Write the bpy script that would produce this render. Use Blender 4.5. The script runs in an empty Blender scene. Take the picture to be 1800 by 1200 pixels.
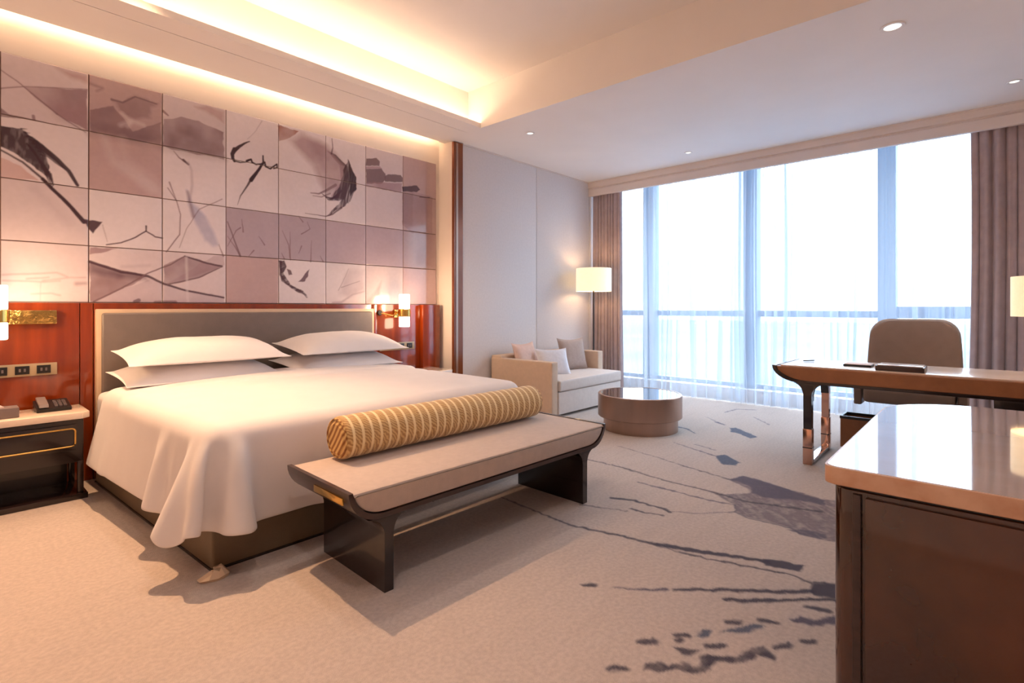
import bpy, bmesh, math, random
import numpy as np
from mathutils import Vector, Matrix

S = bpy.context.scene
COL = S.collection
random.seed(7)
np.random.seed(7)
PI = math.pi

# ------------------------------------------------------------------ camera
# camera stands at (0,0,1.2); +X runs to the windows, +Y to the headboard wall
HC = 1.2
FPX, CX, CY = 926.0, 900.0, 541.0
FX, FY = 0.7408, 0.6717
cam_d = bpy.data.cameras.new('camera')
cam_d.sensor_width = 36.0
cam_d.lens = FPX / 1800 * 36
cam_d.shift_y = -(600 - CY) / 1800
cam_d.clip_start = 0.05
cam_d.clip_end = 4000
cam = bpy.data.objects.new('camera', cam_d)
cam.location = (0, 0, HC)
cam.rotation_euler = (PI / 2, 0, -math.atan2(FX, FY))
COL.objects.link(cam)
S.camera = cam

# ------------------------------------------------------------------ view and world
S.view_settings.view_transform = 'Standard'
S.view_settings.look = 'None'
S.view_settings.gamma = 1.0
S.view_settings.use_curve_mapping = False
S.view_settings.exposure = 2.12
S.cycles.use_denoising = True
S.cycles.max_bounces = 10
S.cycles.diffuse_bounces = 6
S.cycles.transparent_max_bounces = 16
S.cycles.sample_clamp_indirect = 8.0
S.cycles.caustics_reflective = False
S.cycles.caustics_refractive = False

w = bpy.data.worlds.new('world')
S.world = w
w.use_nodes = True
nt = w.node_tree
nt.nodes.clear()
out = nt.nodes.new('ShaderNodeOutputWorld')
bg = nt.nodes.new('ShaderNodeBackground')
tc = nt.nodes.new('ShaderNodeTexCoord')
sep = nt.nodes.new('ShaderNodeSeparateXYZ')
ramp = nt.nodes.new('ShaderNodeValToRGB')
ramp.color_ramp.elements[0].position = 0.0
ramp.color_ramp.elements[0].color = (0.72, 0.86, 1.0, 1)
ramp.color_ramp.elements[1].position = 0.35
ramp.color_ramp.elements[1].color = (0.82, 0.91, 1.0, 1)
nt.links.new(tc.outputs['Generated'], sep.inputs[0])
nt.links.new(sep.outputs['Z'], ramp.inputs[0])
nt.links.new(ramp.outputs[0], bg.inputs[0])
# overcast sky: brightest overhead, dimmer and bluer near the horizon
mth = nt.nodes.new('ShaderNodeMath')
mth.operation = 'MULTIPLY_ADD'
mth.use_clamp = False
mth.inputs[1].default_value = 3.2
mth.inputs[2].default_value = 1.1
nt.links.new(sep.outputs['Z'], mth.inputs[0])
mx0 = nt.nodes.new('ShaderNodeMath')
mx0.operation = 'MAXIMUM'
mx0.inputs[1].default_value = 0.3
nt.links.new(mth.outputs[0], mx0.inputs[0])
nt.links.new(mx0.outputs[0], bg.inputs[1])
nt.links.new(bg.outputs[0], out.inputs[0])


def area_light(name, loc, rot, sx, sy, energy, color, portal=False):
    l = bpy.data.lights.new(name, 'AREA')
    l.shape = 'RECTANGLE'
    l.size, l.size_y = sx, sy
    l.energy = energy
    l.color = color
    if portal:
        l.cycles.is_portal = True
    o = bpy.data.objects.new(name, l)
    o.location = loc
    o.rotation_euler = rot
    COL.objects.link(o)
    return o


def spot(name, loc, energy, size=2.0, color=(1, 0.72, 0.45), radius=0.04, blend=0.6, target=None):
    l = bpy.data.lights.new(name, 'SPOT')
    l.energy = energy
    l.spot_size = size
    l.spot_blend = blend
    l.color = color
    l.shadow_soft_size = radius
    o = bpy.data.objects.new(name, l)
    o.location = loc
    if target:
        o.rotation_euler = (Vector(target) - Vector(loc)).to_track_quat('-Z', 'Y').to_euler()
    COL.objects.link(o)
    return o


WARM = (1.0, 0.58, 0.30)
area_light('window_portal', (7.45, 1.75, 1.7), (0, PI / 2, 0), 3.2, 5.6, 1.0, (1, 1, 1), portal=True)
# ceiling spots; no housings are built at these points
spot('spot_nightstand', (1.0, 3.70, 3.46), 122, size=1.6, color=(1, 0.58, 0.31), radius=0.03, blend=1.0,
     target=(0.0, 2.9, 0))
spot('spot_bed', (1.5, 3.0, 3.47), 12, size=2.2, color=(1, 0.88, 0.78), radius=0.08, target=(1.6, 3.0, 0))
spot('spot_entry', (1.3, 0.9, 3.47), 4, size=2.4, color=(1, 0.84, 0.74), radius=0.08, target=(1.3, 1.0, 0))
spot('spot_console', (0.4, 0.9, 3.47), 14, size=2.4, color=(1, 0.84, 0.74), radius=0.08, target=(0.5, 1.0, 0))
spot('spot_sofa', (4.6, 2.5, 3.05), 7, size=2.2, color=(1, 0.90, 0.80), radius=0.05, target=(4.6, 2.5, 0))
spot('spot_desk', (5.1, 0.4, 3.05), 7, size=2.2, color=(1, 0.90, 0.80), radius=0.05, target=(5.1, 0.4, 0))


# ------------------------------------------------------------------ picture to plane maths
def ray(u, v):
    k = (u - CX) / FPX
    return (FX + FY * k, FY - FX * k, (CY - v) / FPX)


def on_z(u, v, z=0.0):
    r = ray(u, v)
    s = (z - HC) / r[2]
    return (r[0] * s, r[1] * s)


def on_y(u, v, y):
    r = ray(u, v)
    s = y / r[1]
    return (r[0] * s, HC + r[2] * s)


# ------------------------------------------------------------------ materials
def srgb(r, g, b):
    def f(c):
        c /= 255.0
        return c / 12.92 if c <= 0.04045 else ((c + 0.055) / 1.055) ** 2.4
    return (f(r), f(g), f(b), 1.0)


def mat(name, col, rough=0.6, metal=0.0, var=0.0, vscale=8.0, bump=0.0, bscale=60.0, coat=0.0,
        stretch=None, col2=None, sheen=0.0, spec=None, attr=None):
    m = bpy.data.materials.new(name)
    m.use_nodes = True
    t = m.node_tree
    p = t.nodes['Principled BSDF']
    p.inputs['Roughness'].default_value = rough
    p.inputs['Metallic'].default_value = metal
    p.inputs['Coat Weight'].default_value = coat
    p.inputs['Coat Roughness'].default_value = 0.04
    p.inputs['Sheen Weight'].default_value = sheen
    if spec is not None:
        p.inputs['Specular IOR Level'].default_value = spec
    c = t.nodes.new('ShaderNodeTexCoord')
    mp = t.nodes.new('ShaderNodeMapping')
    t.links.new(c.outputs['Object'], mp.inputs[0])
    if stretch:
        mp.inputs['Scale'].default_value = stretch
    n = t.nodes.new('ShaderNodeTexNoise')
    n.inputs['Scale'].default_value = vscale
    n.inputs['Detail'].default_value = 5
    t.links.new(mp.outputs[0], n.inputs[0])
    mix = t.nodes.new('ShaderNodeMix')
    mix.data_type = 'RGBA'
    if col2 is None:
        col2 = tuple(max(0, x * (1 - var)) for x in col[:3]) + (1,)
        colA = tuple(min(1, x * (1 + var * 0.5)) for x in col[:3]) + (1,)
    else:
        colA = col
    mr = t.nodes.new('ShaderNodeMapRange')
    mr.inputs[1].default_value = 0.35
    mr.inputs[2].default_value = 0.65
    t.links.new(n.outputs['Fac'], mr.inputs[0])
    t.links.new(mr.outputs[0], mix.inputs[0])
    mix.inputs[6].default_value = colA
    mix.inputs[7].default_value = col2
    if attr:
        a = t.nodes.new('ShaderNodeVertexColor')
        a.layer_name = attr
        mm = t.nodes.new('ShaderNodeMix')
        mm.data_type = 'RGBA'
        mm.blend_type = 'MULTIPLY'
        mm.inputs[0].default_value = 1.0
        t.links.new(a.outputs[0], mm.inputs[6])
        t.links.new(mix.outputs[2], mm.inputs[7])
        t.links.new(mm.outputs[2], p.inputs['Base Color'])
    else:
        t.links.new(mix.outputs[2], p.inputs['Base Color'])
    if bump > 0:
        n2 = t.nodes.new('ShaderNodeTexNoise')
        n2.inputs['Scale'].default_value = bscale
        n2.inputs['Detail'].default_value = 3
        t.links.new(mp.outputs[0], n2.inputs[0])
        b = t.nodes.new('ShaderNodeBump')
        b.inputs['Strength'].default_value = bump
        b.inputs['Distance'].default_value = 0.01
        t.links.new(n2.outputs['Fac'], b.inputs['Height'])
        t.links.new(b.outputs[0], p.inputs['Normal'])
    return m


def emis(name, col, strength):
    m = bpy.data.materials.new(name)
    m.use_nodes = True
    t = m.node_tree
    t.nodes.clear()
    o = t.nodes.new('ShaderNodeOutputMaterial')
    e = t.nodes.new('ShaderNodeEmission')
    e.inputs[0].default_value = (*col[:3], 1)
    e.inputs[1].default_value = strength
    t.links.new(e.outputs[0], o.inputs[0])
    return m


M = {}
M['paint'] = mat('ceiling_paint', srgb(236, 232, 230), 0.85, var=0.02, vscale=2)
M['cream'] = mat('cream_wall', srgb(232, 222, 214), 0.8, var=0.02, vscale=2)
M['panel'] = mat('pale_fabric_panel', srgb(226, 221, 220), 0.8, var=0.03, vscale=40, bump=0.05, bscale=200)
M['valance'] = mat('valance_paint', srgb(228, 216, 210), 0.7, var=0.03, vscale=3)
M['carpet'] = mat('wool_carpet', (1, 1, 1, 1), 0.95, var=0.16, vscale=55, bump=0.5, bscale=260, sheen=0.2,
                  attr='pattern', spec=0.1)
M['mural'] = mat('printed_glazed_tile', (1, 1, 1, 1), 0.14, var=0.04, vscale=30, coat=0.5, attr='pattern')
M['wood'] = mat('red_lacquered_wood', srgb(142, 54, 10), 0.2, var=0.3, vscale=3, coat=0.8,
                stretch=(5, 5, 0.5), col2=srgb(118, 42, 8))
M['darkwood'] = mat('dark_wood', srgb(62, 42, 36), 0.3, var=0.25, vscale=6, stretch=(2, 2, 8), coat=0.3)
M['espresso'] = mat('espresso_lacquer', srgb(38, 26, 25), 0.22, var=0.2, vscale=5, coat=0.4)
M['bronze'] = mat('brushed_bronze', srgb(176, 146, 130), 0.34, metal=0.9, var=0.1, vscale=2, stretch=(3, 3, 0.3),
                  col2=srgb(158, 132, 118))
M['post'] = mat('polished_bronze_trim', srgb(138, 76, 44), 0.22, metal=0.25, var=0.2, vscale=3)
M['gold'] = mat('polished_brass', srgb(220, 176, 96), 0.18, metal=1.0, var=0.1, vscale=10)
M['goldcut'] = mat('hammered_brass', srgb(205, 165, 95), 0.25, metal=1.0, var=0.2, vscale=18, bump=0.9, bscale=28)
M['copper'] = mat('polished_copper', srgb(214, 168, 146), 0.15, metal=1.0, var=0.1, vscale=4)
M['chrome'] = mat('chrome', (0.8, 0.8, 0.82, 1), 0.12, metal=1.0)
M['linen'] = mat('white_linen', srgb(226, 220, 219), 0.85, var=0.02, vscale=6, bump=0.06, bscale=18, sheen=0.15)
M['pillow'] = mat('white_pillowcase', srgb(228, 223, 223), 0.85, var=0.02, vscale=6, bump=0.08, bscale=14, sheen=0.15)
M['headboard'] = mat('taupe_leather', srgb(120, 108, 102), 0.45, var=0.06, vscale=14, bump=0.1, bscale=120)
M['piping'] = mat('beige_leather_border', srgb(214, 186, 156), 0.45, var=0.05)
M['bedbase'] = mat('brown_leather', srgb(112, 94, 72), 0.45, var=0.08, vscale=10, bump=0.12, bscale=140)
M['seat'] = mat('sand_upholstery', srgb(196, 178, 166), 0.8, var=0.05, vscale=30, bump=0.15, bscale=260, sheen=0.2)
M['sofa'] = mat('light_grey_upholstery', srgb(214, 204, 198), 0.85, var=0.04, vscale=25, bump=0.12, bscale=200)
M['sofaarm'] = mat('warm_beige_upholstery', srgb(206, 182, 160), 0.8, var=0.04, vscale=25, bump=0.12, bscale=200)
M['tan'] = mat('tan_cushion', srgb(176, 156, 146), 0.8, var=0.05, vscale=30, bump=0.15, bscale=200, sheen=0.2)
M['pink'] = mat('pinkish_cushion', srgb(214, 182, 168), 0.8, var=0.05, vscale=30, bump=0.15, bscale=200)
M['grey'] = mat('pale_grey_cushion', srgb(214, 214, 222), 0.8, var=0.05, vscale=30, bump=0.15, bscale=200)
M['drape'] = mat('mauve_drape', srgb(178, 160, 162), 0.75, var=0.08, vscale=12, sheen=0.3, bump=0.1, bscale=120)
M['marble'] = mat('cream_marble', srgb(238, 222, 206), 0.12, var=0.08, vscale=3, coat=0.5, col2=srgb(222, 198, 178))
M['marbletop'] = mat('polished_white_stone', srgb(214, 202, 196), 0.06, var=0.05, vscale=3, coat=1.0, col2=srgb(204, 186, 176))
M['stoneedge'] = mat('tan_stone_edge', srgb(216, 178, 150), 0.3, var=0.15, vscale=12, col2=srgb(196, 150, 120))
M['lacquer'] = mat('glossy_brown_lacquer', srgb(92, 48, 22), 0.07, var=0.3, vscale=2, coat=0.8, col2=srgb(34, 20, 16))  # brown brightened to carry the orange-brown reflection on the console front
M['deskleather'] = mat('saddle_leather', srgb(150, 98, 62), 0.4, var=0.12, vscale=10, bump=0.08, bscale=120)
M['desktop'] = mat('cream_leather_top', srgb(226, 206, 192), 0.25, var=0.04, coat=0.4)
M['chair'] = mat('taupe_chair_leather', srgb(142, 122, 112), 0.5, var=0.06, vscale=12, bump=0.08, bscale=120)
M['chairrim'] = mat('pale_chair_piping', srgb(206, 196, 190), 0.5)
M['black'] = mat('black_plastic', srgb(24, 22, 24), 0.35)
M['socketplate'] = mat('champagne_plate', srgb(176, 156, 128), 0.4, metal=0.3)
M['greyplastic'] = mat('grey_plastic', srgb(116, 104, 104), 0.4, var=0.1)
M['tissue'] = mat('tissue', srgb(244, 226, 222), 0.9)
M['frame'] = mat('blue_grey_aluminium', srgb(126, 150, 180), 0.45, var=0.04)
M['curb'] = mat('pale_curb', srgb(200, 188, 186), 0.7)
M['ground'] = mat('hazy_plain', srgb(62, 80, 100), 0.95, var=0.1, vscale=0.004, col2=srgb(84, 94, 104))
M['led'] = emis('cove_led', (1.0, 0.66, 0.40), 7.6)
M['led2'] = emis('wall_slot_led', (1.0, 0.70, 0.42), 8.6)
M['shade'] = emis('sconce_glass_glow', (1.0, 0.80, 0.55), 2.6)
M['lens'] = emis('downlight_lens', (1.0, 0.97, 0.94), 0.3)


def shade_mat(name, strength, col=(1.0, 0.78, 0.50)):
    m = mat(name, srgb(246, 232, 206), 0.8, var=0.03, vscale=60)
    p = m.node_tree.nodes['Principled BSDF']
    p.inputs['Emission Color'].default_value = (*col, 1)
    p.inputs['Emission Strength'].default_value = strength
    return m


M['lampshade'] = shade_mat('lit_linen_shade', 0.2)
M['lampshade2'] = shade_mat('lit_linen_shade_desk', 0.17, (1.0, 0.74, 0.42))

# stripe material of the bolster
m = M['bolster'] = mat('striped_bolster_cloth', srgb(190, 150, 92), 0.75, sheen=0.3)
t = m.node_tree
p = t.nodes['Principled BSDF']
tcn = t.nodes.new('ShaderNodeTexCoord')
wv = t.nodes.new('ShaderNodeTexWave')
wv.bands_direction = 'X'
wv.inputs['Scale'].default_value = 6.2
wv.inputs['Distortion'].default_value = 0.25
wv.inputs['Detail'].default_value = 2
wv.inputs['Detail Scale'].default_value = 3
wv2 = t.nodes.new('ShaderNodeTexWave')
wv2.bands_direction = 'DIAGONAL'
wv2.inputs['Scale'].default_value = 30
wv2.inputs['Distortion'].default_value = 6
rp = t.nodes.new('ShaderNodeValToRGB')
rp.color_ramp.elements[0].position = 0.74
rp.color_ramp.elements[0].color = (0, 0, 0, 1)
rp.color_ramp.elements[1].position = 0.9
rp.color_ramp.elements[1].color = (1, 1, 1, 1)
cA = t.nodes.new('ShaderNodeMix')
cA.data_type = 'RGBA'
cA.inputs[6].default_value = srgb(168, 124, 72)
cA.inputs[7].default_value = srgb(214, 180, 120)
cB = t.nodes.new('ShaderNodeMix')
cB.data_type = 'RGBA'
cB.inputs[7].default_value = srgb(240, 218, 168)
t.links.new(tcn.outputs['Object'], wv.inputs[0])
t.links.new(tcn.outputs['Object'], wv2.inputs[0])
t.links.new(wv.outputs['Fac'], rp.inputs[0])
t.links.new(wv2.outputs['Fac'], cA.inputs[0])
t.links.new(cA.outputs[2], cB.inputs[6])
t.links.new(rp.outputs[0], cB.inputs[0])
t.links.new(cB.outputs[2], p.inputs['Base Color'])
# its end caps: diagonal stripes
m = M['bolsterend'] = mat('striped_bolster_end', srgb(190, 150, 92), 0.75)
t = m.node_tree
p = t.nodes['Principled BSDF']
tcn = t.nodes.new('ShaderNodeTexCoord')
mpn = t.nodes.new('ShaderNodeMapping')
mpn.inputs['Rotation'].default_value = (0.9, 0, 0)
wv = t.nodes.new('ShaderNodeTexWave')
wv.bands_direction = 'Z'
wv.inputs['Scale'].default_value = 11
wv.inputs['Distortion'].default_value = 0.8
rp = t.nodes.new('ShaderNodeValToRGB')
rp.color_ramp.elements[0].color = srgb(140, 84, 40)
rp.color_ramp.elements[1].color = srgb(226, 190, 122)
t.links.new(tcn.outputs['Object'], mpn.inputs[0])
t.links.new(mpn.outputs[0], wv.inputs[0])
t.links.new(wv.outputs['Fac'], rp.inputs[0])
t.links.new(rp.outputs[0], p.inputs['Base Color'])


def sheer_mat():
    m = bpy.data.materials.new('sheer_voile')
    m.use_nodes = True
    t = m.node_tree
    t.nodes.clear()
    o = t.nodes.new('ShaderNodeOutputMaterial')
    tr = t.nodes.new('ShaderNodeBsdfTransparent')
    tr.inputs[0].default_value = (0.98, 0.99, 1, 1)
    tl = t.nodes.new('ShaderNodeBsdfTranslucent')
    tl.inputs[0].default_value = (0.52, 0.60, 0.70, 1)
    df = t.nodes.new('ShaderNodeBsdfDiffuse')
    df.inputs[0].default_value = (0.84, 0.86, 0.9, 1)
    a = t.nodes.new('ShaderNodeMixShader')
    a.inputs[0].default_value = 0.4
    t.links.new(tl.outputs[0], a.inputs[1])
    t.links.new(df.outputs[0], a.inputs[2])
    b = t.nodes.new('ShaderNodeMixShader')
    b.inputs[0].default_value = 0.46
    t.links.new(tr.outputs[0], b.inputs[1])
    t.links.new(a.outputs[0], b.inputs[2])
    t.links.new(b.outputs[0], o.inputs[0])
    return m


def glass_mat():
    m = bpy.data.materials.new('window_glass')
    m.use_nodes = True
    t = m.node_tree
    t.nodes.clear()
    o = t.nodes.new('ShaderNodeOutputMaterial')
    tr = t.nodes.new('ShaderNodeBsdfTransparent')
    tr.inputs[0].default_value = (0.93, 0.97, 1, 1)
    gl = t.nodes.new('ShaderNodeBsdfGlossy')
    gl.inputs['Roughness'].default_value = 0.02
    b = t.nodes.new('ShaderNodeMixShader')
    b.inputs[0].default_value = 0.05
    t.links.new(tr.outputs[0], b.inputs[1])
    t.links.new(gl.outputs[0], b.inputs[2])
    t.links.new(b.outputs[0], o.inputs[0])
    return m


M['sheer'] = sheer_mat()
M['glass'] = glass_mat()

# ------------------------------------------------------------------ object helpers
ROOT = {}


def set_sharp(bm, ang=0.6):
    for f in bm.faces:
        f.smooth = True
    for e in bm.edges:
        if len(e.link_faces) == 2:
            if e.calc_face_angle(0) > ang:
                e.smooth = False


def mesh_obj(name, me, parent=None):
    o = bpy.data.objects.new(name, me)
    COL.objects.link(o)
    if parent is not None:
        base = ROOT.get(parent.name, Vector((0, 0, 0)))
        me.transform(Matrix.Translation(-base))
        o.parent = parent
        ROOT[o.name] = base
    return o


def obj(name, bm, m, parent=None, origin=None, smooth=0.6):
    """link a bmesh (world coordinates) as one mesh object"""
    bmesh.ops.recalc_face_normals(bm, faces=bm.faces)
    set_sharp(bm, smooth)
    me = bpy.data.meshes.new(name)
    bm.to_mesh(me)
    bm.free()
    me.materials.append(m)
    if origin is not None:
        me.transform(Matrix.Translation(-Vector(origin)))
        o = bpy.data.objects.new(name, me)
        COL.objects.link(o)
        o.location = origin
        ROOT[o.name] = Vector(origin)
        return o
    return mesh_obj(name, me, parent)


def tag(o, label, cat, group=None):
    o['label'] = label
    o['category'] = cat
    if group:
        o['group'] = group
    return o


def thing(name, label, cat, loc, group=None, rotz=0.0):
    o = bpy.data.objects.new(name, None)
    o.empty_display_size = 0.1
    COL.objects.link(o)
    o.location = loc
    o.rotation_euler = (0, 0, rotz)
    ROOT[o.name] = Vector(loc)
    return tag(o, label, cat, group)


def struct(o):
    o['kind'] = 'structure'
    return o


def dup_tree(o, loc, label=None, name=None):
    c = o.copy()
    COL.objects.link(c)
    c.location = loc
    if label:
        c['label'] = label

    def rec(src, dst):
        for ch in list(src.children):
            d = ch.copy()
            COL.objects.link(d)
            d.parent = dst
            rec(ch, d)
    rec(o, c)
    return c


def B():
    return bmesh.new()


def box(bm, x0, x1, y0, y1, z0, z1, bev=0.0, seg=2):
    vs = [bm.verts.new((x, y, z)) for x in (x0, x1) for y in (y0, y1) for z in (z0, z1)]
    idx = [(0, 1, 3, 2), (4, 6, 7, 5), (0, 4, 5, 1), (2, 3, 7, 6), (0, 2, 6, 4), (1, 5, 7, 3)]
    fs = [bm.faces.new([vs[i] for i in f]) for f in idx]
    if bev > 0:
        es = set(e for f in fs for e in f.edges)
        bmesh.ops.bevel(bm, geom=list(es), offset=bev, segments=seg, affect='EDGES', profile=0.6)
    return bm


def prism(bm, pts, a0, a1, axis='Z', bev=0.0, seg=2):
    """extrude a 2-D outline; axis Z: pts=(x,y); X: pts=(y,z); Y: pts=(x,z)"""
    def mk(p, a):
        if axis == 'Z':
            return (p[0], p[1], a)
        if axis == 'X':
            return (a, p[0], p[1])
        return (p[0], a, p[1])
    lo = [bm.verts.new(mk(p, a0)) for p in pts]
    hi = [bm.verts.new(mk(p, a1)) for p in pts]
    n = len(pts)
    caps = [bm.faces.new(lo), bm.faces.new(hi[::-1])]
    for i in range(n):
        bm.faces.new((lo[i], lo[(i + 1) % n], hi[(i + 1) % n], hi[i]))
    if bev > 0:
        es = set(e for f in caps for e in f.edges)
        bmesh.ops.bevel(bm, geom=list(es), offset=bev, segments=seg, affect='EDGES', profile=0.6)
    return bm


def lathe(bm, cx, cy, prof, n=32, sx=1.0, sy=1.0, cap=True):
    rings = []
    for r, z in prof:
        rings.append([bm.verts.new((cx + r * sx * math.cos(2 * PI * i / n), cy + r * sy * math.sin(2 * PI * i / n), z))
                      for i in range(n)])
    for a, b in zip(rings[:-1], rings[1:]):
        for i in range(n):
            bm.faces.new((a[i], a[(i + 1) % n], b[(i + 1) % n], b[i]))
    if cap:
        bm.faces.new(rings[0][::-1])
        bm.faces.new(rings[-1])
    return bm


def tube(bm, pts, r, n=10, cap=True):
    pts = [Vector(p) for p in pts]
    rings = []
    for i, p in enumerate(pts):
        d = (pts[min(i + 1, len(pts) - 1)] - pts[max(i - 1, 0)]).normalized()
        up = Vector((0, 0, 1)) if abs(d.z) < 0.9 else Vector((1, 0, 0))
        a = d.cross(up).normalized()
        b = d.cross(a).normalized()
        rings.append([bm.verts.new(p + (a * math.cos(2 * PI * j / n) + b * math.sin(2 * PI * j / n)) * r)
                      for j in range(n)])
    for a, b in zip(rings[:-1], rings[1:]):
        for i in range(n):
            bm.faces.new((a[i], a[(i + 1) % n], b[(i + 1) % n], b[i]))
    if cap:
        bm.faces.new(rings[0][::-1])
        bm.faces.new(rings[-1])
    return bm


def grid_mesh(name, P, closed_u=False):
    """P: (nu, nv, 3) array to a quad mesh"""
    nu, nv = P.shape[:2]
    me = bpy.data.meshes.new(name)
    idx = np.arange(nu * nv).reshape(nu, nv)
    if closed_u:
        a = idx
        b = np.roll(idx, -1, axis=0)
        q = np.stack([a[:, :-1], b[:, :-1], b[:, 1:], a[:, 1:]], -1).reshape(-1, 4)
    else:
        q = np.stack([idx[:-1, :-1], idx[1:, :-1], idx[1:, 1:], idx[:-1, 1:]], -1).reshape(-1, 4)
    me.vertices.add(nu * nv)
    me.vertices.foreach_set('co', P.reshape(-1).astype(np.float32))
    me.loops.add(q.size)
    me.loops.foreach_set('vertex_index', q.reshape(-1).astype(np.int32))
    me.polygons.add(len(q))
    me.polygons.foreach_set('loop_start', np.arange(0, q.size, 4, dtype=np.int32))
    me.polygons.foreach_set('use_smooth', np.ones(len(q), dtype=bool))
    me.update(calc_edges=True)
    me.validate()
    return me


def set_colors(me, rgb):
    a = me.color_attributes.new('pattern', 'FLOAT_COLOR', 'POINT')
    buf = np.ones((len(me.vertices), 4), np.float32)
    buf[:, :3] = rgb
    a.data.foreach_set('color', buf.reshape(-1))


# ------------------------------------------------------------------ 2-D painting on points
def vnoise(x, y, seed=0):
    xi = np.floor(x).astype(np.int64)
    yi = np.floor(y).astype(np.int64)
    fx = x - xi
    fy = y - yi
    fx = fx * fx * (3 - 2 * fx)
    fy = fy * fy * (3 - 2 * fy)

    def h(a, b):
        n = (a * 374761393 + b * 668265263 + seed * 982451653) & 0xFFFFFFFF
        n = ((n ^ (n >> 13)) * 1274126177) & 0xFFFFFFFF
        return ((n ^ (n >> 16)) & 0xFFFF) / 65535.0
    return (h(xi, yi) * (1 - fx) * (1 - fy) + h(xi + 1, yi) * fx * (1 - fy) +
            h(xi, yi + 1) * (1 - fx) * fy + h(xi + 1, yi + 1) * fx * fy)


def fbm(x, y, seed=0, o=3):
    s = 0
    a = 0.5
    for i in range(o):
        s = s + a * vnoise(x * 2 ** i, y * 2 ** i, seed + i)
        a *= 0.5
    return s / (1 - 0.5 ** o)


def sd_poly(x, y, pts):
    """signed distance, negative inside"""
    pts = np.asarray(pts, float)
    d = np.full(x.shape, 1e9)
    ins = np.zeros(x.shape, bool)
    n = len(pts)
    for i in range(n):
        ax, ay = pts[i]
        bx, by = pts[(i + 1) % n]
        ex, ey = bx - ax, by - ay
        wx, wy = x - ax, y - ay
        tt = np.clip((wx * ex + wy * ey) / (ex * ex + ey * ey + 1e-12), 0, 1)
        d = np.minimum(d, np.hypot(wx - ex * tt, wy - ey * tt))
        c = ((ay > y) != (by > y)) & (x < (bx - ax) * (y - ay) / (by - ay + 1e-12) + ax)
        ins ^= c
    return np.where(ins, -d, d)


def sd_line(x, y, pts, w0, w1):
    pts = np.asarray(pts, float)
    best = np.full(x.shape, 1e9)
    n = len(pts) - 1
    for i in range(n):
        ax, ay = pts[i]
        bx, by = pts[i + 1]
        ex, ey = bx - ax, by - ay
        wx, wy = x - ax, y - ay
        tt = np.clip((wx * ex + wy * ey) / (ex * ex + ey * ey + 1e-12), 0, 1)
        wd = w0 + (w1 - w0) * (i + tt) / n
        best = np.minimum(best, np.hypot(wx - ex * tt, wy - ey * tt) - wd)
    return best


class Painter:
    def __init__(s, x, y, rgb, soft, warp=0.0, wscale=10.0):
        s.x, s.y, s.rgb, s.soft = x, y, rgb, soft
        s.nx = (fbm(x * wscale, y * wscale, 11) - 0.5) * warp * 2
        s.ny = (fbm(x * wscale, y * wscale, 23) - 0.5) * warp * 2

    def apply(s, fn, col, alpha, bb, tex=None, soft=None, wk=1.0):
        m = (s.x > bb[0]) & (s.x < bb[1]) & (s.y > bb[2]) & (s.y < bb[3])
        if not m.any():
            return
        d = fn(s.x[m] + s.nx[m] * wk, s.y[m] + s.ny[m] * wk)
        a = np.clip(0.5 - d / (soft or s.soft), 0, 1) * alpha
        if tex is not None:
            a = a * tex(s.x[m], s.y[m])
        s.rgb[m] = s.rgb[m] * (1 - a[:, None]) + np.array(col[:3])[None] * a[:, None]

    def poly(s, pts, col, alpha=1.0, tex=None, soft=None, wk=1.0):
        p = np.array(pts)
        e = 0.12
        s.apply(lambda x, y: sd_poly(x, y, pts), col, alpha,
                (p[:, 0].min() - e, p[:, 0].max() + e, p[:, 1].min() - e, p[:, 1].max() + e), tex, soft, wk)

    def line(s, pts, w0, w1, col, alpha=1.0, tex=None, soft=None, wk=1.0):
        p = np.array(pts)
        e = 0.15
        s.apply(lambda x, y: sd_line(x, y, pts, w0, w1), col, alpha,
                (p[:, 0].min() - e, p[:, 0].max() + e, p[:, 1].min() - e, p[:, 1].max() + e), tex, soft, wk)


#==FLOOR==
# ------------------------------------------------------------------ floor: carpet with woven ink splashes
X_W = 7.30          # window plane
Y_B = 4.70          # headboard wall
Y_R = -0.95         # wall behind the console
X_L = -1.60
gx = np.concatenate([np.arange(X_L, 1.0, 0.1), np.arange(1.0, 3.3, 0.0085), np.arange(3.3, 6.9, 0.016),
                     np.arange(6.9, X_W + 0.2, 0.1)])
gy = np.concatenate([np.arange(Y_R - 0.1, 0.0, 0.08), np.arange(0.0, 2.0, 0.0085), np.arange(2.0, 4.0, 0.016),
                     np.arange(4.0, Y_B + 0.1, 0.1)])
GX, GY = np.meshgrid(gx, gy, indexing='ij')
fx_, fy_ = GX.reshape(-1), GY.reshape(-1)
base = np.array(srgb(198, 184, 176)[:3])
rgb = np.tile(base, (len(fx_), 1))
nz = fbm(fx_ * 1.2, fy_ * 1.2, 3, 4)
rgb *= (0.93 + 0.14 * nz)[:, None]
lines_n = fbm(fx_ * 4 + fy_ * 1.2, fy_ * 30, 9, 3)      # faint woven streaks along the room
rgb *= (1 - 0.16 * np.clip(lines_n - 0.5, 0, 1))[:, None]
pt = Painter(fx_, fy_, rgb, 0.012, warp=0.014, wscale=28)
INK = srgb(58, 54, 74)
INK2 = srgb(84, 80, 102)
GRY = srgb(116, 106, 116)
BLU = srgb(70, 84, 110)


def A(pts):
    return [on_z(1000 + x / 3.6, 680 + y / 3.6) for x, y in pts]


def C(pts):
    return [on_z(1000 + x / 3.6, 960 + y / 3.6) for x, y in pts]


def speck(x, y):
    return np.clip(0.1 + 0.9 * fbm(x * 40, y * 40, 40, 2) + 0.7 * fbm((x + y) * 5, (x - y) * 40, 77, 2), 0, 1)


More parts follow.
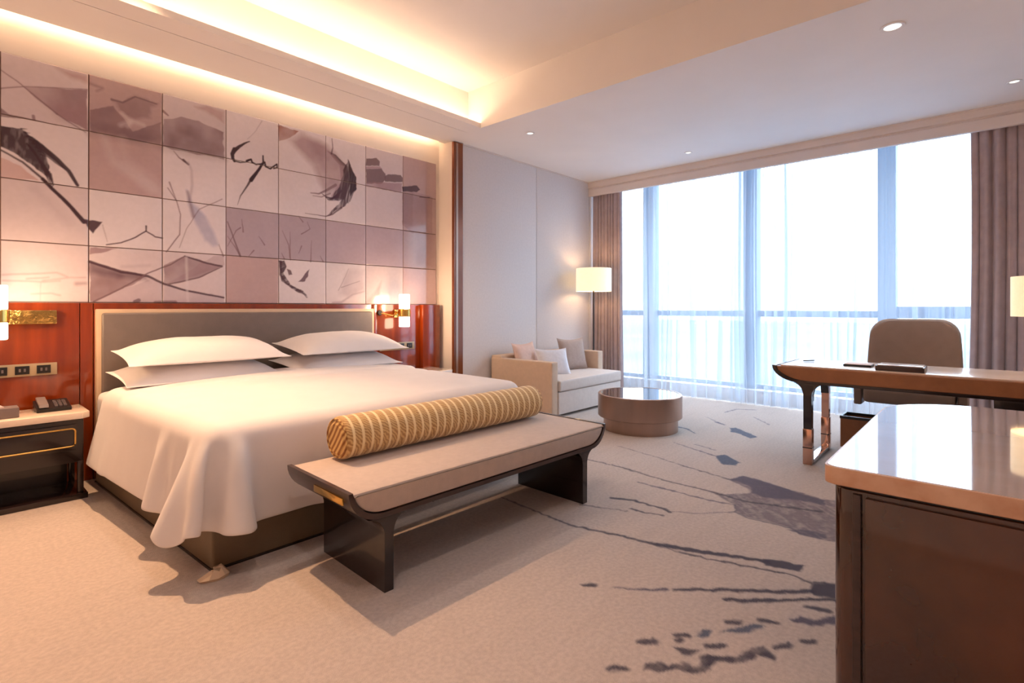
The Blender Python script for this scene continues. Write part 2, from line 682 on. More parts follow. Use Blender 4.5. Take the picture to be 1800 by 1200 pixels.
pt.poly(A([(1045, 745), (900, 660), (1000, 680), (1140, 672), (1130, 640), (1010, 585), (1110, 565), (1300, 620), (1600, 705),
           (1900, 760), (1900, 1010), (1600, 965), (1450, 930), (1380, 880), (1250, 850), (1120, 820), (1060, 790)]),
        GRY, 0.9, speck)
pt.poly(A([(1010, 585), (1110, 562), (1220, 590), (1340, 630), (1480, 680), (1620, 715), (1620, 745), (1400, 710), (1250, 700),
           (1150, 672), (1150, 630), (1080, 600)]), INK2, 0.9)
pt.poly(A([(1370, 900), (1480, 900), (1620, 930), (1620, 965), (1500, 945)]), INK2, 0.8, speck)
pt.line(A([(1050, 745), (1060, 790), (1120, 825), (1250, 855), (1400, 890)]), 0.004, 0.009, INK2, 0.8)
pt.line(A([(90, 450), (340, 510), (640, 600), (900, 660), (1100, 720), (1600, 790)]), 0.008, 0.012, INK, 0.9)
pt.line(A([(300, 370), (540, 440), (780, 515), (1010, 582)]), 0.003, 0.009, INK, 0.9)
pt.line(A([(440, 603), (650, 655), (870, 712), (1050, 748)]), 0.007, 0.007, INK2, 0.9)
pt.line(A([(265, 700), (420, 720), (600, 770), (640, 790)]), 0.014, 0.012, INK, 0.9)
pt.line(A([(640, 785), (800, 800), (1060, 790)]), 0.004, 0.004, INK2, 0.9)
pt.line(A([(75, 742), (220, 765), (370, 785)]), 0.008, 0.004, INK, 0.8)
pt.line(A([(395, 770), (480, 795), (600, 812)]), 0.012, 0.008, INK, 0.9)
pt.line(A([(-420, 700), (-200, 790), (0, 870), (260, 925), (560, 995)]), 0.005, 0.014, INK, 0.9)
pt.line(A([(560, 995), (800, 1035), (1000, 1065), (1130, 1085), (1260, 1105)]), 0.024, 0.016, INK, 0.95)
pt.line(A([(700, 1040), (900, 1090), (1200, 1145), (1400, 1185)]), 0.005, 0.005, INK, 0.9)
pt.poly(A([(1240, 1090), (1330, 1100), (1500, 1130), (1460, 1165), (1360, 1150), (1230, 1125)]), INK, 0.95)
pt.poly(A([(930, 435), (985, 428), (1085, 478), (1050, 495), (980, 490), (950, 470)]), BLU, 0.95)
pt.line(A([(665, 350), (800, 395), (940, 440)]), 0.005, 0.012, INK2, 0.9)
pt.line(A([(800, 362), (925, 400)]), 0.008, 0.012, INK2, 0.7)
pt.poly(A([(1020, 258), (1060, 258), (1195, 315), (1150, 325), (1060, 290), (1020, 285)]), BLU, 0.9)
pt.line(A([(870, 190), (930, 215)]), 0.006, 0.014, INK2, 0.5)
pt.line(A([(935, 222), (985, 240)]), 0.02, 0.014, INK2, 0.9)
pt.line(A([(1170, 190), (1270, 240)]), 0.008, 0.012, INK2, 0.6)
pt.line(A([(670, 250), (740, 262), (800, 295)]), 0.02, 0.006, BLU, 0.9)
pt.line(A([(985, 160), (1060, 140), (1180, 145)]), 0.012, 0.016, INK2, 0.7)
# lower right strokes
pt.line(C([(560, 0), (860, 75), (1150, 130), (1420, 180), (1540, 235), (1620, 232)]), 0.004, 0.008, INK, 0.9)
pt.line(C([(285, 262), (400, 268), (460, 275), (610, 275)]), 0.004, 0.011, INK2, 0.95)
pt.line(C([(665, 275), (900, 275), (1150, 282), (1400, 288), (1540, 285)]), 0.010, 0.015, INK, 0.95)
pt.line(C([(1000, 342), (1200, 345), (1400, 338), (1900, 335)]), 0.016, 0.011, INK, 0.95)
pt.poly(C([(1540, 240), (1660, 235), (1900, 250), (1900, 340), (1640, 325), (1550, 310), (1520, 285)]), INK, 0.95)
pt.poly(C([(480, 740), (560, 730), (620, 765), (740, 735), (790, 765), (850, 740), (820, 700), (880, 680), (980, 700), (1060, 695),
           (1100, 660), (1240, 630), (1310, 700), (1290, 725), (1200, 690), (1130, 730), (1030, 740), (930, 735), (900, 785),
           (800, 795), (700, 780), (580, 805), (470, 780)]), INK, 0.95, lambda x, y: np.clip(0.6 + 0.7 * fbm(x * 30, y * 30, 91), 0, 1))
pt.poly(C([(640, 635), (700, 640), (830, 655), (780, 695), (700, 680)]), INK, 0.9)
pt.poly(C([(800, 570), (830, 525), (910, 525), (890, 565), (830, 580)]), BLU, 0.9)
pt.poly(C([(970, 540), (1100, 510), (1180, 490), (1250, 505), (1150, 540), (1080, 548)]), BLU, 0.9)
pt.poly(C([(1400, 465), (1470, 440), (1540, 470), (1700, 440), (1700, 490), (1540, 502), (1430, 490)]), INK2, 0.95)
for q in ([(670, 565), (745, 565)], [(870, 635), (980, 628)], [(990, 478), (1070, 480)], [(1215, 470), (1300, 480)],
          [(1300, 640), (1400, 632)], [(265, 772), (355, 775)], [(445, 600), (540, 600)], [(1480, 605), (1545, 605)],
          [(100, 245), (150, 245)], [(670, 596), (695, 596)], [(1510, 385), (1640, 410)]):
    pt.line(C(q), 0.012, 0.016, INK, 0.9)
P3 = np.stack([GX, GY, np.zeros_like(GX)], -1)
fme = grid_mesh('floor', P3)
set_colors(fme, rgb)
fme.materials.append(M['carpet'])
struct(mesh_obj('floor', fme))

#==SHELL==
# ------------------------------------------------------------------ walls and ceiling
ZC, ZT = 3.07, 3.49


def sbox(name, m, *boxes, parent=None, bev=0.0):
    bm = B()
    for b in boxes:
        box(bm, *b, bev)
    o = obj(name, bm, m, parent)
    return struct(o) if parent is None else o


wall_back = sbox('wall_back', M['cream'], (X_L - 0.1, 3.94, Y_B, Y_B + 0.12, 0, 3.6))
sbox('wall_left', M['cream'], (X_L - 0.12, X_L, Y_R - 0.1, Y_B, 0, 3.6))
sbox('wall_right', M['cream'], (X_L - 0.1, X_W + 0.3, Y_R - 0.12, Y_R, 0, 3.6))
pier = sbox('wall_side', M['cream'], (3.93, X_W + 0.3, 4.47, Y_B + 0.12, 0, 3.6))
# upholstered panels on the pier wall with a recessed joint
for x0, x1 in ((4.065, 5.387), (5.397, 6.62), (6.63, X_W)):
    sbox('wall_panel', M['panel'], (x0, x1, 4.45, 4.469, 0.0, ZC - 0.012), parent=pier, bev=0.002)
tr = sbox('trim_1', M['post'], (3.925, 4.06, 4.435, 4.468, 0, ZC - 0.01))
box_b = B()
box(box_b, 3.955, 3.985, 4.431, 4.436, 0.0, ZC - 0.02)
obj('reflection_strip', box_b, M['bronze'], tr)  # bronze strip standing in for the golden reflection on the post

CX0, CX1, CY0, CY1 = -0.8, 3.84, -0.3, 3.92     # coffer opening
sbox('ceiling', M['paint'],
     (CX1, 6.60, Y_R, 4.60, ZC, 3.60),
     (X_L, CX1, Y_R, CY0, ZC, 3.60),
     (X_L, CX0, CY0, 4.13, ZC, 3.60),
     (X_L, CX1 + 0.1, CY0, Y_B + 0.1, ZT, 3.62),
     (CX0, CX1, CY1, CY1 + 0.012, ZC, ZC + 0.05),
     (X_L, CX1, CY1 + 0.012, 4.125, ZC, ZC + 0.02),
     (X_L, CX1, 4.133, 4.58, ZC, ZC + 0.02),
     (X_L, CX1, 4.11, 4.16, ZC + 0.02, ZT),
     (X_L, 3.94, 4.16, Y_B, 3.24, ZT),
     (6.60, X_W + 0.3, Y_R, 4.60, 3.30, 3.60))
# valance with a stepped face in front of the curtain rail
bm = B()
prism(bm, [(6.60, 3.075), (6.60, 2.992), (6.625, 2.984), (6.625, 2.972), (6.612, 2.966), (6.612, 2.865), (6.66, 2.865),
           (6.66, 3.075)], Y_R, 4.455, 'Y')
struct(obj('trim_2', bm, M['valance']))
# shadow line between soffit and window ceiling
sbox('trim_3', M['valance'], (6.585, 6.602, Y_R, 4.45, ZC - 0.012, ZC - 0.001))
sbox('trim_4', M['valance'], (4.06, 6.6, 4.435, 4.452, ZC - 0.014, ZC - 0.001))
sbox('baseboard_back', M['darkwood'], (3.06, 3.92, 4.615, 4.64, 0, 0.1))
sbox('baseboard_side', M['valance'], (4.07, 6.6, 4.437, 4.452, 0, 0.08))

# cove lights
bm = B()
box(bm, CX0, CX1 - 0.03, 3.985, 4.015, ZC + 0.02, ZC + 0.034)
tag(obj('cove_light_strip', bm, M['led'], origin=(1.5, 4.0, ZC + 0.02)),
    'warm light strip hidden in the ceiling recess above the bed', 'light')
bm = B()
box(bm, X_L, 3.92, 4.53, 4.556, ZC + 0.02, ZC + 0.034)
tag(obj('wall_wash_strip', bm, M['led2'], origin=(1.5, 4.54, ZC + 0.02)),
    'warm light strip in the slot right above the tiled mural', 'light')

# ------------------------------------------------------------------ window wall
FYs = [-0.60, 0.855, 2.32, 3.77, 5.2]
win = thing('window_1', 'x', 'x', (X_W, 1.7, 0))
del win['label'], win['category']
struct(win)
MW = 0.085
for y in FYs[:4]:
    bm = B()
    box(bm, X_W - 0.12, X_W + 0.06, y - MW, y + MW, 0.14, 3.30, 0.006)
    obj('mullion', bm, M['frame'], win)
segs = [(Y_R, FYs[0] - MW)] + [(FYs[i] + MW, FYs[i + 1] - MW) for i in range(3)] + [(FYs[3] + MW, 4.47)]
for i, (a, b) in enumerate(segs):
    zt = 1.215 if i == 1 else 1.165
    bm = B()
    box(bm, X_W - 0.06, X_W + 0.04, a, b, 1.085, zt, 0.004)
    obj('transom', bm, M['frame'], win)
    bm = B()
    box(bm, X_W - 0.06, X_W + 0.04, a, b, 0.14, 0.20, 0.004)
    obj('bottom_rail', bm, M['frame'], win)
    for z0, z1 in ((0.2, 1.085), (zt, 3.3)):
        bm = B()
        box(bm, X_W - 0.005, X_W + 0.005, a, b, z0, z1)
        obj('glass_pane', bm, M['glass'], win)
sbox('trim_5', M['curb'], (X_W - 0.25, X_W + 0.3, Y_R, 4.47, 0, 0.15))
# the plain far below the tower, with haze put into its colour
gN = 60
gxs = X_W + 0.5 + (np.linspace(0, 1, gN) ** 2) * 3000
gys = np.linspace(-3000, 3000, gN)
PX, PY = np.meshgrid(gxs, gys, indexing='ij')
gme = grid_mesh('ground', np.stack([PX, PY, np.full_like(PX, -70.0)], -1))
gme.materials.append(M['ground'])
struct(mesh_obj('ground', gme))


def curtain(name, y0, y1, x, amp, folds, z0, z1, m, label, ny=None, nz=14, seed=0, flare=0.0, thick=0.0, taper=0.0, pinch=0):
    ny = ny or int(folds * 14)
    rs = np.random.RandomState(seed)
    s = np.linspace(0, 1, ny)
    ph = np.cumsum(np.interp(s, np.linspace(0, 1, 12), rs.uniform(0.6, 1.5, 12)))
    ph = ph / ph[-1] * folds * 2 * PI
    am = np.interp(s, np.linspace(0, 1, 20), rs.uniform(0.45, 1.15, 20)) * amp
    pin_c = rs.uniform(0.01, 0.99, pinch) if pinch else []
    pin_w = rs.uniform(0.6, 1.6, pinch) if pinch else []
    P = np.zeros((ny, nz, 3))
    for j in range(nz):
        h = j / (nz - 1)
        k = 0.65 + 0.35 * (1 - h) + 0.05 * math.sin(9 * h)
        drift = 0.35 * np.sin(3 * s * PI + seed) * (1 - h)
        off = np.sin(ph + drift) * am * k + 0.25 * am * np.sin(2.3 * ph + 1.3 + h)
        yy = y0 + (y1 - y0) * s
        yc = (y0 + y1) / 2
        yy = yy + (yy - yc) * (flare * (1 - h) ** 2) - (yy - yc) * taper * math.sin(PI * h)
        span = abs(y1 - y0)
        for pc, pw in zip(pin_c, pin_w):
            c_ = pc + 0.006 * math.sin(3 * h + pc * 40) * (1 - h)
            g_ = (s - c_) * span / (0.014 * pw)
            wgt = 0.55 + 0.45 * math.sin(2.4 * h + pc * 50)
            off = off + 0.035 * np.tanh(2 * g_) * np.exp(-0.3 * g_ ** 2)
            yy = yy - 0.042 * pw * wgt * g_ * np.exp(-g_ ** 2)
        P[:, j, 0] = x + off
        P[:, j, 1] = yy + 0.3 * am * np.cos(ph * 1.0)
        P[:, j, 2] = z0 + (z1 - z0) * h
    me = grid_mesh(name, P)
    me.materials.append(m)
    me.transform(Matrix.Translation(Vector((-x, -(y0 + y1) / 2, 0))))
    o = bpy.data.objects.new(name, me)
    COL.objects.link(o)
    o.location = (x, (y0 + y1) / 2, 0)
    if thick:
        md = o.modifiers.new('thick', 'SOLIDIFY')
        md.thickness = thick
    return tag(o, label, 'curtain')


curtain('sheer_curtain', -0.6, 4.05, 6.83, 0.035, 34, 0.012, 3.25, M['sheer'],
        'white see-through voile curtain across the whole window wall', ny=2600, nz=22, seed=4, pinch=58)
curtain('drape', 3.94, 4.42, 6.715, 0.042, 9, 0.012, 3.25, M['drape'],
        'mauve drape gathered at the left end of the window, behind the floor lamp', seed=2, flare=0.10, thick=0.004)
curtain('drape', -0.90, 0.13, 6.715, 0.045, 15, 0.012, 3.25, M['drape'],
        'wide mauve drape at the right end of the window, behind the desk chair', seed=5, flare=0.04, thick=0.004, taper=0.03)

#==WALLBACK==
# ------------------------------------------------------------------ headboard wall: mural of printed tiles
cols_x = [-0.597, -0.150, 0.297, 0.743, 1.187, 1.640, 2.075, 2.524, 2.957, 3.415, 3.875]
rows_z = [2.842, 2.440, 2.036, 1.636, 1.238]
PALE = np.array(srgb(224, 214, 220)[:3])
PALE2 = np.array(srgb(212, 198, 204)[:3])
MID = np.array(srgb(178, 162, 174)[:3])
MIDP = np.array(srgb(188, 162, 164)[:3])
MAU = np.array(srgb(132, 104, 112)[:3])
DRK = np.array(srgb(58, 34, 46)[:3])
BRN = np.array(srgb(150, 92, 78)[:3])
tile_cols = [[MIDP, PALE2, MIDP, PALE], [PALE2, PALE, PALE, PALE2],
             [PALE2, PALE, PALE2, PALE2], [MIDP * 0.95, MIDP, PALE, PALE2], [PALE2 * 0.95, PALE, PALE, PALE2],
             [PALE, PALE, MID, MIDP * 1.02], [PALE, PALE, MID, PALE], [PALE, PALE, MID * 1.08, PALE],
             [PALE2, PALE2, MID * 1.08, PALE2], [MIDP, MIDP * 0.9, MIDP * 0.85, MIDP * 1.05]]
YT = 4.682


def W(pts, ox=0, oy=0, sc=1.0):
    return [on_y(ox + x / sc, oy + y / sc, YT) for x, y in pts]


def paint_mural(x, z, rgb):
    q = Painter(x, z, rgb, 0.007, warp=0.010, wscale=16)
    c1 = lambda pts: W(pts, 0, 60, 4)
    c2 = lambda pts: W(pts, 0, 330, 4)
    c3 = lambda pts: W(pts, 400, 160, 4)
    c4 = lambda pts: W(pts, 400, 400, 4)
    wash = lambda a, b: np.clip(0.35 + 1.0 * fbm(a * 6, b * 6, 5), 0, 1)
    streak = lambda sd, dx, dz: (lambda a, b: np.clip(0.25 + 1.3 * fbm((a * dz - b * dx) * 70, (a * dx + b * dz) * 7, sd), 0, 1))

    def L(pts, w0, w1, col, alpha=1.0, tex=None, soft=None):
        q.line(pts, w0, w1, col, alpha, tex, soft, 0.25)

    def Pg(pts, col, alpha=1.0, tex=None, soft=None, wk=1.0):
        q.poly(pts, col, alpha, tex, soft, wk)
    # far left peaks
    Pg(c1([(170, 370), (400, 382), (612, 392), (612, 680), (400, 560), (250, 450)]), MAU * 1.25, 0.85, wash)
    Pg(c1([(300, 450), (612, 500), (612, 680), (430, 590)]), MAU * 1.5, 0.5, wash, 0.08)
    L(c1([(-200, 180), (0, 245), (150, 355), (240, 430), (400, 560)]), 0.002, 0.005, MAU, 0.8)
    L(c1([(400, 560), (520, 640), (600, 690)]), 0.005, 0.003, MAU, 0.8)
    L(c1([(-200, 390), (0, 380), (170, 368), (612, 388)]), 0.005, 0.003, MAU, 0.7)
    Pg(c1([(-200, 480), (0, 510), (60, 560), (250, 605), (0, 575), (-200, 580)]), MAU, 0.8)
    L(c1([(60, 570), (250, 605), (400, 640)]), 0.005, 0.001, MAU, 0.8)
    L(c1([(235, 575), (240, 600)]), 0.008, 0.008, MAU, 0.8)
    Pg(c1([(400, 235), (620, 290), (620, 345), (500, 310)]), BRN, 0.45, None, 0.04)
    # second and third columns, mountains
    Pg(c1([(632, 530), (790, 500), (870, 600), (930, 685), (1130, 620), (1130, 780), (632, 690)]), MAU, 0.8, wash)
    Pg(c1([(632, 620), (800, 640), (950, 700), (1130, 700), (1130, 790), (632, 700)]), MAU * 0.8, 0.6, wash, 0.08)
    Pg(c1([(780, 460), (800, 480), (870, 455), (950, 435), (1020, 450), (1110, 490), (1050, 500), (1060, 580), (960, 600),
           (870, 570), (830, 520)]), MAU, 0.75, wash, 0.03, 2.5)
    L(c1([(785, 460), (860, 480), (950, 440), (1100, 490)]), 0.008, 0.004, MAU * 0.8, 0.8)
    L(c1([(850, 640), (930, 610), (1010, 640)]), 0.012, 0.008, PALE, 0.4, None, 0.03)
    L(c1([(860, 560), (920, 620), (900, 650)]), 0.010, 0.008, PALE, 0.4, None, 0.03)
    Pg(c1([(1146, 600), (1280, 585), (1400, 612), (1572, 690), (1572, 880), (1146, 795)]), MAU * 1.02, 0.9, wash)
    Pg(c1([(1200, 700), (1320, 660), (1500, 760), (1572, 880), (1146, 795)]), MAU * 0.85, 0.6, wash, 0.10)
    L(c1([(1146, 540), (1180, 570)]), 0.010, 0.006, MAU, 0.8)
    Pg(c1([(1370, 510), (1450, 500), (1572, 540), (1572, 620), (1470, 560)]), BRN, 0.5, wash, 0.03)
    L(c1([(640, 350), (720, 380), (680, 400)]), 0.010, 0.006, MAU, 0.6, None, 0.02)
    L(c1([(740, 740), (800, 900), (1060, 1080)]), 0.02, 0.03, PALE2, 0.35, None, 0.06)
    L(c1([(860, 740), (880, 900), (1130, 1120)]), 0.01, 0.05, PALE2, 0.30, None, 0.08)
    # the dark wing and its long stalk
    Pg(c1([(-300, 600), (0, 640), (150, 665), (250, 735), (330, 850), (345, 930), (330, 1010), (240, 930), (120, 850), (0, 790),
           (-300, 760)]), DRK, 0.97, lambda a, b: np.clip(0.65 + 0.7 * fbm(a * 40, b * 14, 8), 0, 1), None, 1.5)
    L(c1([(250, 760), (400, 880), (480, 960), (545, 1062)]), 0.018, 0.010, DRK, 0.96)
    L(c1([(280, 790), (400, 900), (460, 950)]), 0.022, 0.004, DRK, 0.8)
    for k in range(16):
        L(c1([(190 + 11 * k, 770 + 14 * k), (240 + 9 * k, 820 + 16 * k), (285 + 5 * k, 905 + 12 * k)]), 0.006, 0.001, DRK, 0.9)
    for k in range(8):
        L(c1([(150 + 20 * k, 665 + 26 * k), (190 + 20 * k, 668 + 28 * k)]), 0.005, 0.001, DRK, 0.9)
    Pg(c1([(-300, 820), (0, 870), (150, 930), (270, 1030), (0, 1010), (-300, 1000)]), BRN * 1.5, 0.6, wash)
    L(c1([(-200, 780), (0, 812), (160, 900), (320, 1035)]), 0.004, 0.008, DRK, 0.9)
    L(c1([(300, 1020), (500, 1215)]) + c2([(330, 0), (590, 240)])[1:], 0.011, 0.014, DRK, 0.98)
    L(c2([(240, 0), (480, 240)]), 0.02, 0.02, MID, 0.35, None, 0.06)
    Pg(c2([(585, 225), (714, 235), (655, 322), (610, 270)]), DRK * 1.4, 0.95)
    L(c2([(720, 260), (755, 380)]), 0.003, 0.002, MAU, 0.5)
    # roof line
    L(c2([(750, 400), (850, 387), (950, 350), (1027, 305), (1090, 345), (1142, 353)]), 0.004, 0.005, DRK * 1.8, 0.95)
    L(c2([(1028, 270), (1028, 306)]), 0.006, 0.004, DRK * 1.5, 0.95)
    # crane in the third column
    L(c1([(1220, 820), (1260, 870), (1300, 895)]), 0.002, 0.007, MAU, 0.9)
    L(c1([(1290, 885), (1325, 915)]), 0.010, 0.008, MAU * 0.6, 0.9)
    L(c1([(1325, 900), (1348, 960), (1352, 1060), (1330, 1180)]), 0.004, 0.008, MID, 0.7, None, 0.02)
    Pg(c2([(1315, 20), (1350, 105), (1450, 205), (1540, 405), (1500, 415), (1440, 370), (1370, 240), (1320, 120)]),
       np.array(srgb(150, 152, 186)[:3]), 0.8, wash, 0.03)
    L(c2([(1318, 30), (1335, 100), (1360, 200)]), 0.008, 0.010, MAU, 0.6, None, 0.02)
    L(c1([(1190, 1040), (1240, 1170)]), 0.005, 0.003, MAU, 0.8)
    L(c2([(1180, 0), (1240, 90), (1270, 190), (1262, 330), (1170, 450)]), 0.003, 0.004, MAU * 0.9, 0.9)
    L(c2([(1560, 80), (1400, 150), (1310, 290), (1262, 420)]), 0.004, 0.002, MAU, 0.7)
    # crossing triangles low in columns two and three
    Pg(c2([(632, 520), (850, 575), (1040, 612), (900, 700), (660, 800), (632, 800)]), MAU * 1.0, 0.9, wash)
    Pg(c2([(1152, 545), (1300, 480), (1560, 550), (1420, 625), (1200, 680), (1152, 670)]), MAU * 1.15, 0.9, wash)
    Pg(c2([(1152, 690), (1500, 480), (1572, 475), (1572, 545)]), MAU * 1.4, 0.35)
    Pg(c2([(650, 810), (900, 700), (1060, 640), (1240, 700), (1572, 760), (1572, 810)]), MID * 1.05, 0.7, wash)
    Pg(c2([(632, 525), (850, 590), (1040, 620), (1040, 650), (830, 630), (632, 600)]), DRK * 1.8, 0.6, wash, 0.04)
    L(c2([(632, 520), (850, 590), (1040, 620), (1152, 675), (1300, 720), (1572, 772)]), 0.010, 0.007, DRK * 1.5, 0.9)
    L(c2([(1300, 480), (1420, 520), (1560, 552)]), 0.006, 0.008, DRK * 1.6, 0.8)
    L(c2([(660, 800), (850, 710), (1040, 600), (1200, 540), (1300, 480)]), 0.006, 0.004, MAU * 0.8, 0.9)
    L(c2([(1180, 680), (1400, 630), (1560, 555)]), 0.006, 0.004, MAU * 0.8, 0.9)
    L(c2([(1310, 490), (1320, 800)]), 0.006, 0.006, PALE, 0.6, None, 0.02)
    L(c2([(860, 555), (1050, 545)]), 0.008, 0.004, MID, 0.6, None, 0.03)
    Pg(c2([(632, 412), (830, 430), (632, 470)]), MAU * 1.3, 0.8)
    L(c2([(950, 800), (975, 790)]), 0.014, 0.014, DRK * 2, 0.7)
    L(c2([(1095, 810), (1230, 805)]), 0.016, 0.016, MAU, 0.8)
    # bottom left streaks
    for a in ([(20, 610), (200, 606), (400, 595), (470, 625)], [(300, 650), (420, 640), (500, 630), (600, 630)],
              [(220, 745), (360, 740), (420, 755)], [(20, 650), (300, 660), (420, 655)], [(190, 640), (340, 628)]):
        L(c2(a), 0.004, 0.005, MAU * 1.3, 0.55, wash, 0.015)
    L(c2([(540, 675), (600, 672)]), 0.014, 0.010, MAU, 0.5, None, 0.02)
    L(c2([(285, 660), (285, 790)]), 0.003, 0.003, MID, 0.6)
    # brush lettering
    L(c3([(155, 355), (120, 368), (80, 392), (50, 415)]), 0.004, 0.016, DRK, 0.99)
    L(c3([(50, 410), (34, 440), (36, 470), (48, 492)]), 0.019, 0.010, DRK, 0.99)
    L(c3([(45, 490), (90, 502), (130, 498), (150, 484)]), 0.006, 0.004, DRK, 0.99)
    L(c3([(135, 490), (165, 480), (172, 500), (200, 516), (240, 512)]), 0.009, 0.006, DRK, 0.99)
    L(c3([(250, 455), (252, 500), (225, 545), (190, 590), (165, 625)]), 0.006, 0.017, DRK, 0.99)
    L(c3([(165, 620), (130, 680), (90, 740), (70, 800)]), 0.010, 0.001, DRK, 0.9)
    L(c3([(240, 520), (262, 500), (268, 530), (300, 545), (325, 530), (348, 515), (350, 540), (325, 545)]), 0.009, 0.006, DRK, 0.99)
    L(c3([(140, 340), (200, 280), (240, 210)]), 0.002, 0.004, MID, 0.7)
    # grey plume with dark crescent
    Pg(c3([(356, 240), (500, 283), (440, 330), (362, 352)]), BRN, 0.85, wash)
    Pg(c3([(430, 345), (520, 300), (690, 375), (760, 440), (820, 520), (830, 600), (780, 700), (690, 735), (600, 520)]),
       MAU * 1.5, 0.7, wash, 0.07)
    Pg(c3([(560, 330), (690, 380), (690, 560), (620, 470)]), MAU * 1.3, 0.4, wash, 0.07)
    for k in range(14):
        t_ = k / 13
        L(c3([(700 + 60 * t_, 420 + 30 * t_), (790 + 50 * t_, 520 + 10 * t_), (800 + 60 * t_, 640), (730 + 90 * t_, 740 + 20 * t_)]),
          0.004, 0.007, MAU * (1.4 - 0.9 * t_), 0.45 + 0.3 * t_)
    Pg(c3([(845, 480), (880, 560), (905, 610), (905, 690), (850, 790), (740, 862), (690, 880), (760, 820), (800, 770),
           (720, 775), (760, 700), (800, 650), (815, 560)]), DRK * 1.6, 0.92, streak(18, 0.2, 1.0), None, 1.6)
    Pg(c3([(850, 485), (905, 610), (905, 690), (860, 740), (860, 640)]), DRK, 0.9)
    for k in range(6):
        L(c3([(800 - 6 * k, 700 + 10 * k), (760 - 10 * k, 740 + 5 * k), (715 - 12 * k, 772 - 12 * k)]), 0.008, 0.002, DRK * 1.8, 0.85)
    L(c3([(735, 335), (740, 400), (730, 440)]), 0.004, 0.009, DRK * 2, 0.7)
    L(c3([(585, 715), (640, 722), (690, 700), (760, 660)]), 0.004, 0.014, MAU, 0.8)
    L(c3([(600, 735), (660, 745), (720, 720)]), 0.003, 0.008, MAU, 0.7)
    L(c3([(545, 858), (690, 880), (740, 865), (800, 820)]), 0.002, 0.010, DRK * 2, 0.8)
    # stacked roofs on the right
    RF = MAU * 0.8
    Pg(c3([(975, 475), (1045, 470), (1072, 500), (1070, 528), (975, 525)]), RF, 0.92)
    Pg(c3([(975, 548), (1085, 545), (1110, 580), (1108, 625), (1085, 655), (975, 650)]), RF, 0.92)
    Pg(c3([(1100, 598), (1130, 582), (1218, 590), (1232, 610), (1230, 640), (1105, 640)]), RF * 0.9, 0.92)
    Pg(c3([(975, 530), (1075, 532), (1085, 545), (975, 547)]), MAU * 1.6, 0.8)
    Pg(c3([(975, 640), (1090, 645), (1230, 648), (1222, 715), (975, 668)]), MAU * 1.5, 0.8, wash)
    Pg(c3([(1230, 672), (1330, 664), (1356, 692), (1330, 712), (1230, 702)]), DRK * 1.6, 0.9)
    Pg(c3([(1230, 712), (1340, 715), (1440, 745), (1440, 1000), (1330, 990), (1300, 1000), (1230, 940)]), MAU * 1.35, 0.6, wash)
    Pg(c3([(1230, 712), (1305, 715), (1300, 950), (1230, 930)]), MAU * 1.2, 0.5, None, 0.02)
    Pg(c3([(1330, 985), (1445, 1005), (1445, 1240), (1330, 1220)]), MAU * 1.3, 0.5, wash, 0.06)
    L(c3([(1350, 745), (1420, 750)]), 0.004, 0.006, DRK * 2, 0.8)
    # reeds in row three
    for a in ([(0, 60), (50, 130), (90, 200)], [(0, 130), (60, 20), (90, 0)], [(150, 200), (185, 160)], [(385, 20), (430, 120), (442, 225)],
              [(440, 30), (440, 210)], [(500, 180), (520, 130)], [(590, 90), (585, 240)], [(560, -40), (580, 10), (520, 45)],
              [(650, 200), (672, 240)], [(380, 180), (400, 220)], [(-60, 120), (-30, 200)], [(100, -60), (110, 30)],
              [(220, 60), (260, 120)], [(500, -80), (530, -40)]):
        L(c4(a), 0.002, 0.006, MAU, 0.8)
    L(c3([(0, 920), (60, 1080), (90, 1160)]), 0.004, 0.008, MAU * 0.8, 0.8)
    # bottom plume
    Pg(c4([(362, 232), (402, 236), (412, 270), (392, 320), (440, 395), (530, 440), (566, 495), (470, 435), (378, 375)]),
       DRK * 1.6, 0.95, streak(5, 1, 0.6))
    L(c4([(375, 240), (372, 330), (410, 390), (520, 450), (556, 492)]), 0.012, 0.004, DRK * 1.5, 0.8)
    Pg(c4([(412, 288), (440, 300), (454, 332), (430, 335)]), DRK * 2, 0.9)
    Pg(c4([(572, 290), (566, 340), (540, 372), (500, 382), (530, 345)]), DRK * 2.4, 0.9)
    L(c4([(740, 530), (800, 525), (880, 470), (960, 450)]), 0.010, 0.003, MID, 0.9, None, 0.02)
    Pg(c4([(780, 470), (830, 330), (860, 290), (960, 300), (960, 440), (850, 490)]), MID, 0.5, wash, 0.05)
    L(c4([(800, 420), (860, 400), (930, 375)]), 0.005, 0.003, MID * 0.8, 0.8)
    L(c4([(780, 440), (830, 340), (850, 290)]), 0.005, 0.003, MID * 0.8, 0.6)
    Pg(c4([(980, 520), (1040, 440), (1080, 370), (1070, 480), (1010, 530)]), MID * 0.8, 0.6, wash, 0.03)
    return rgb


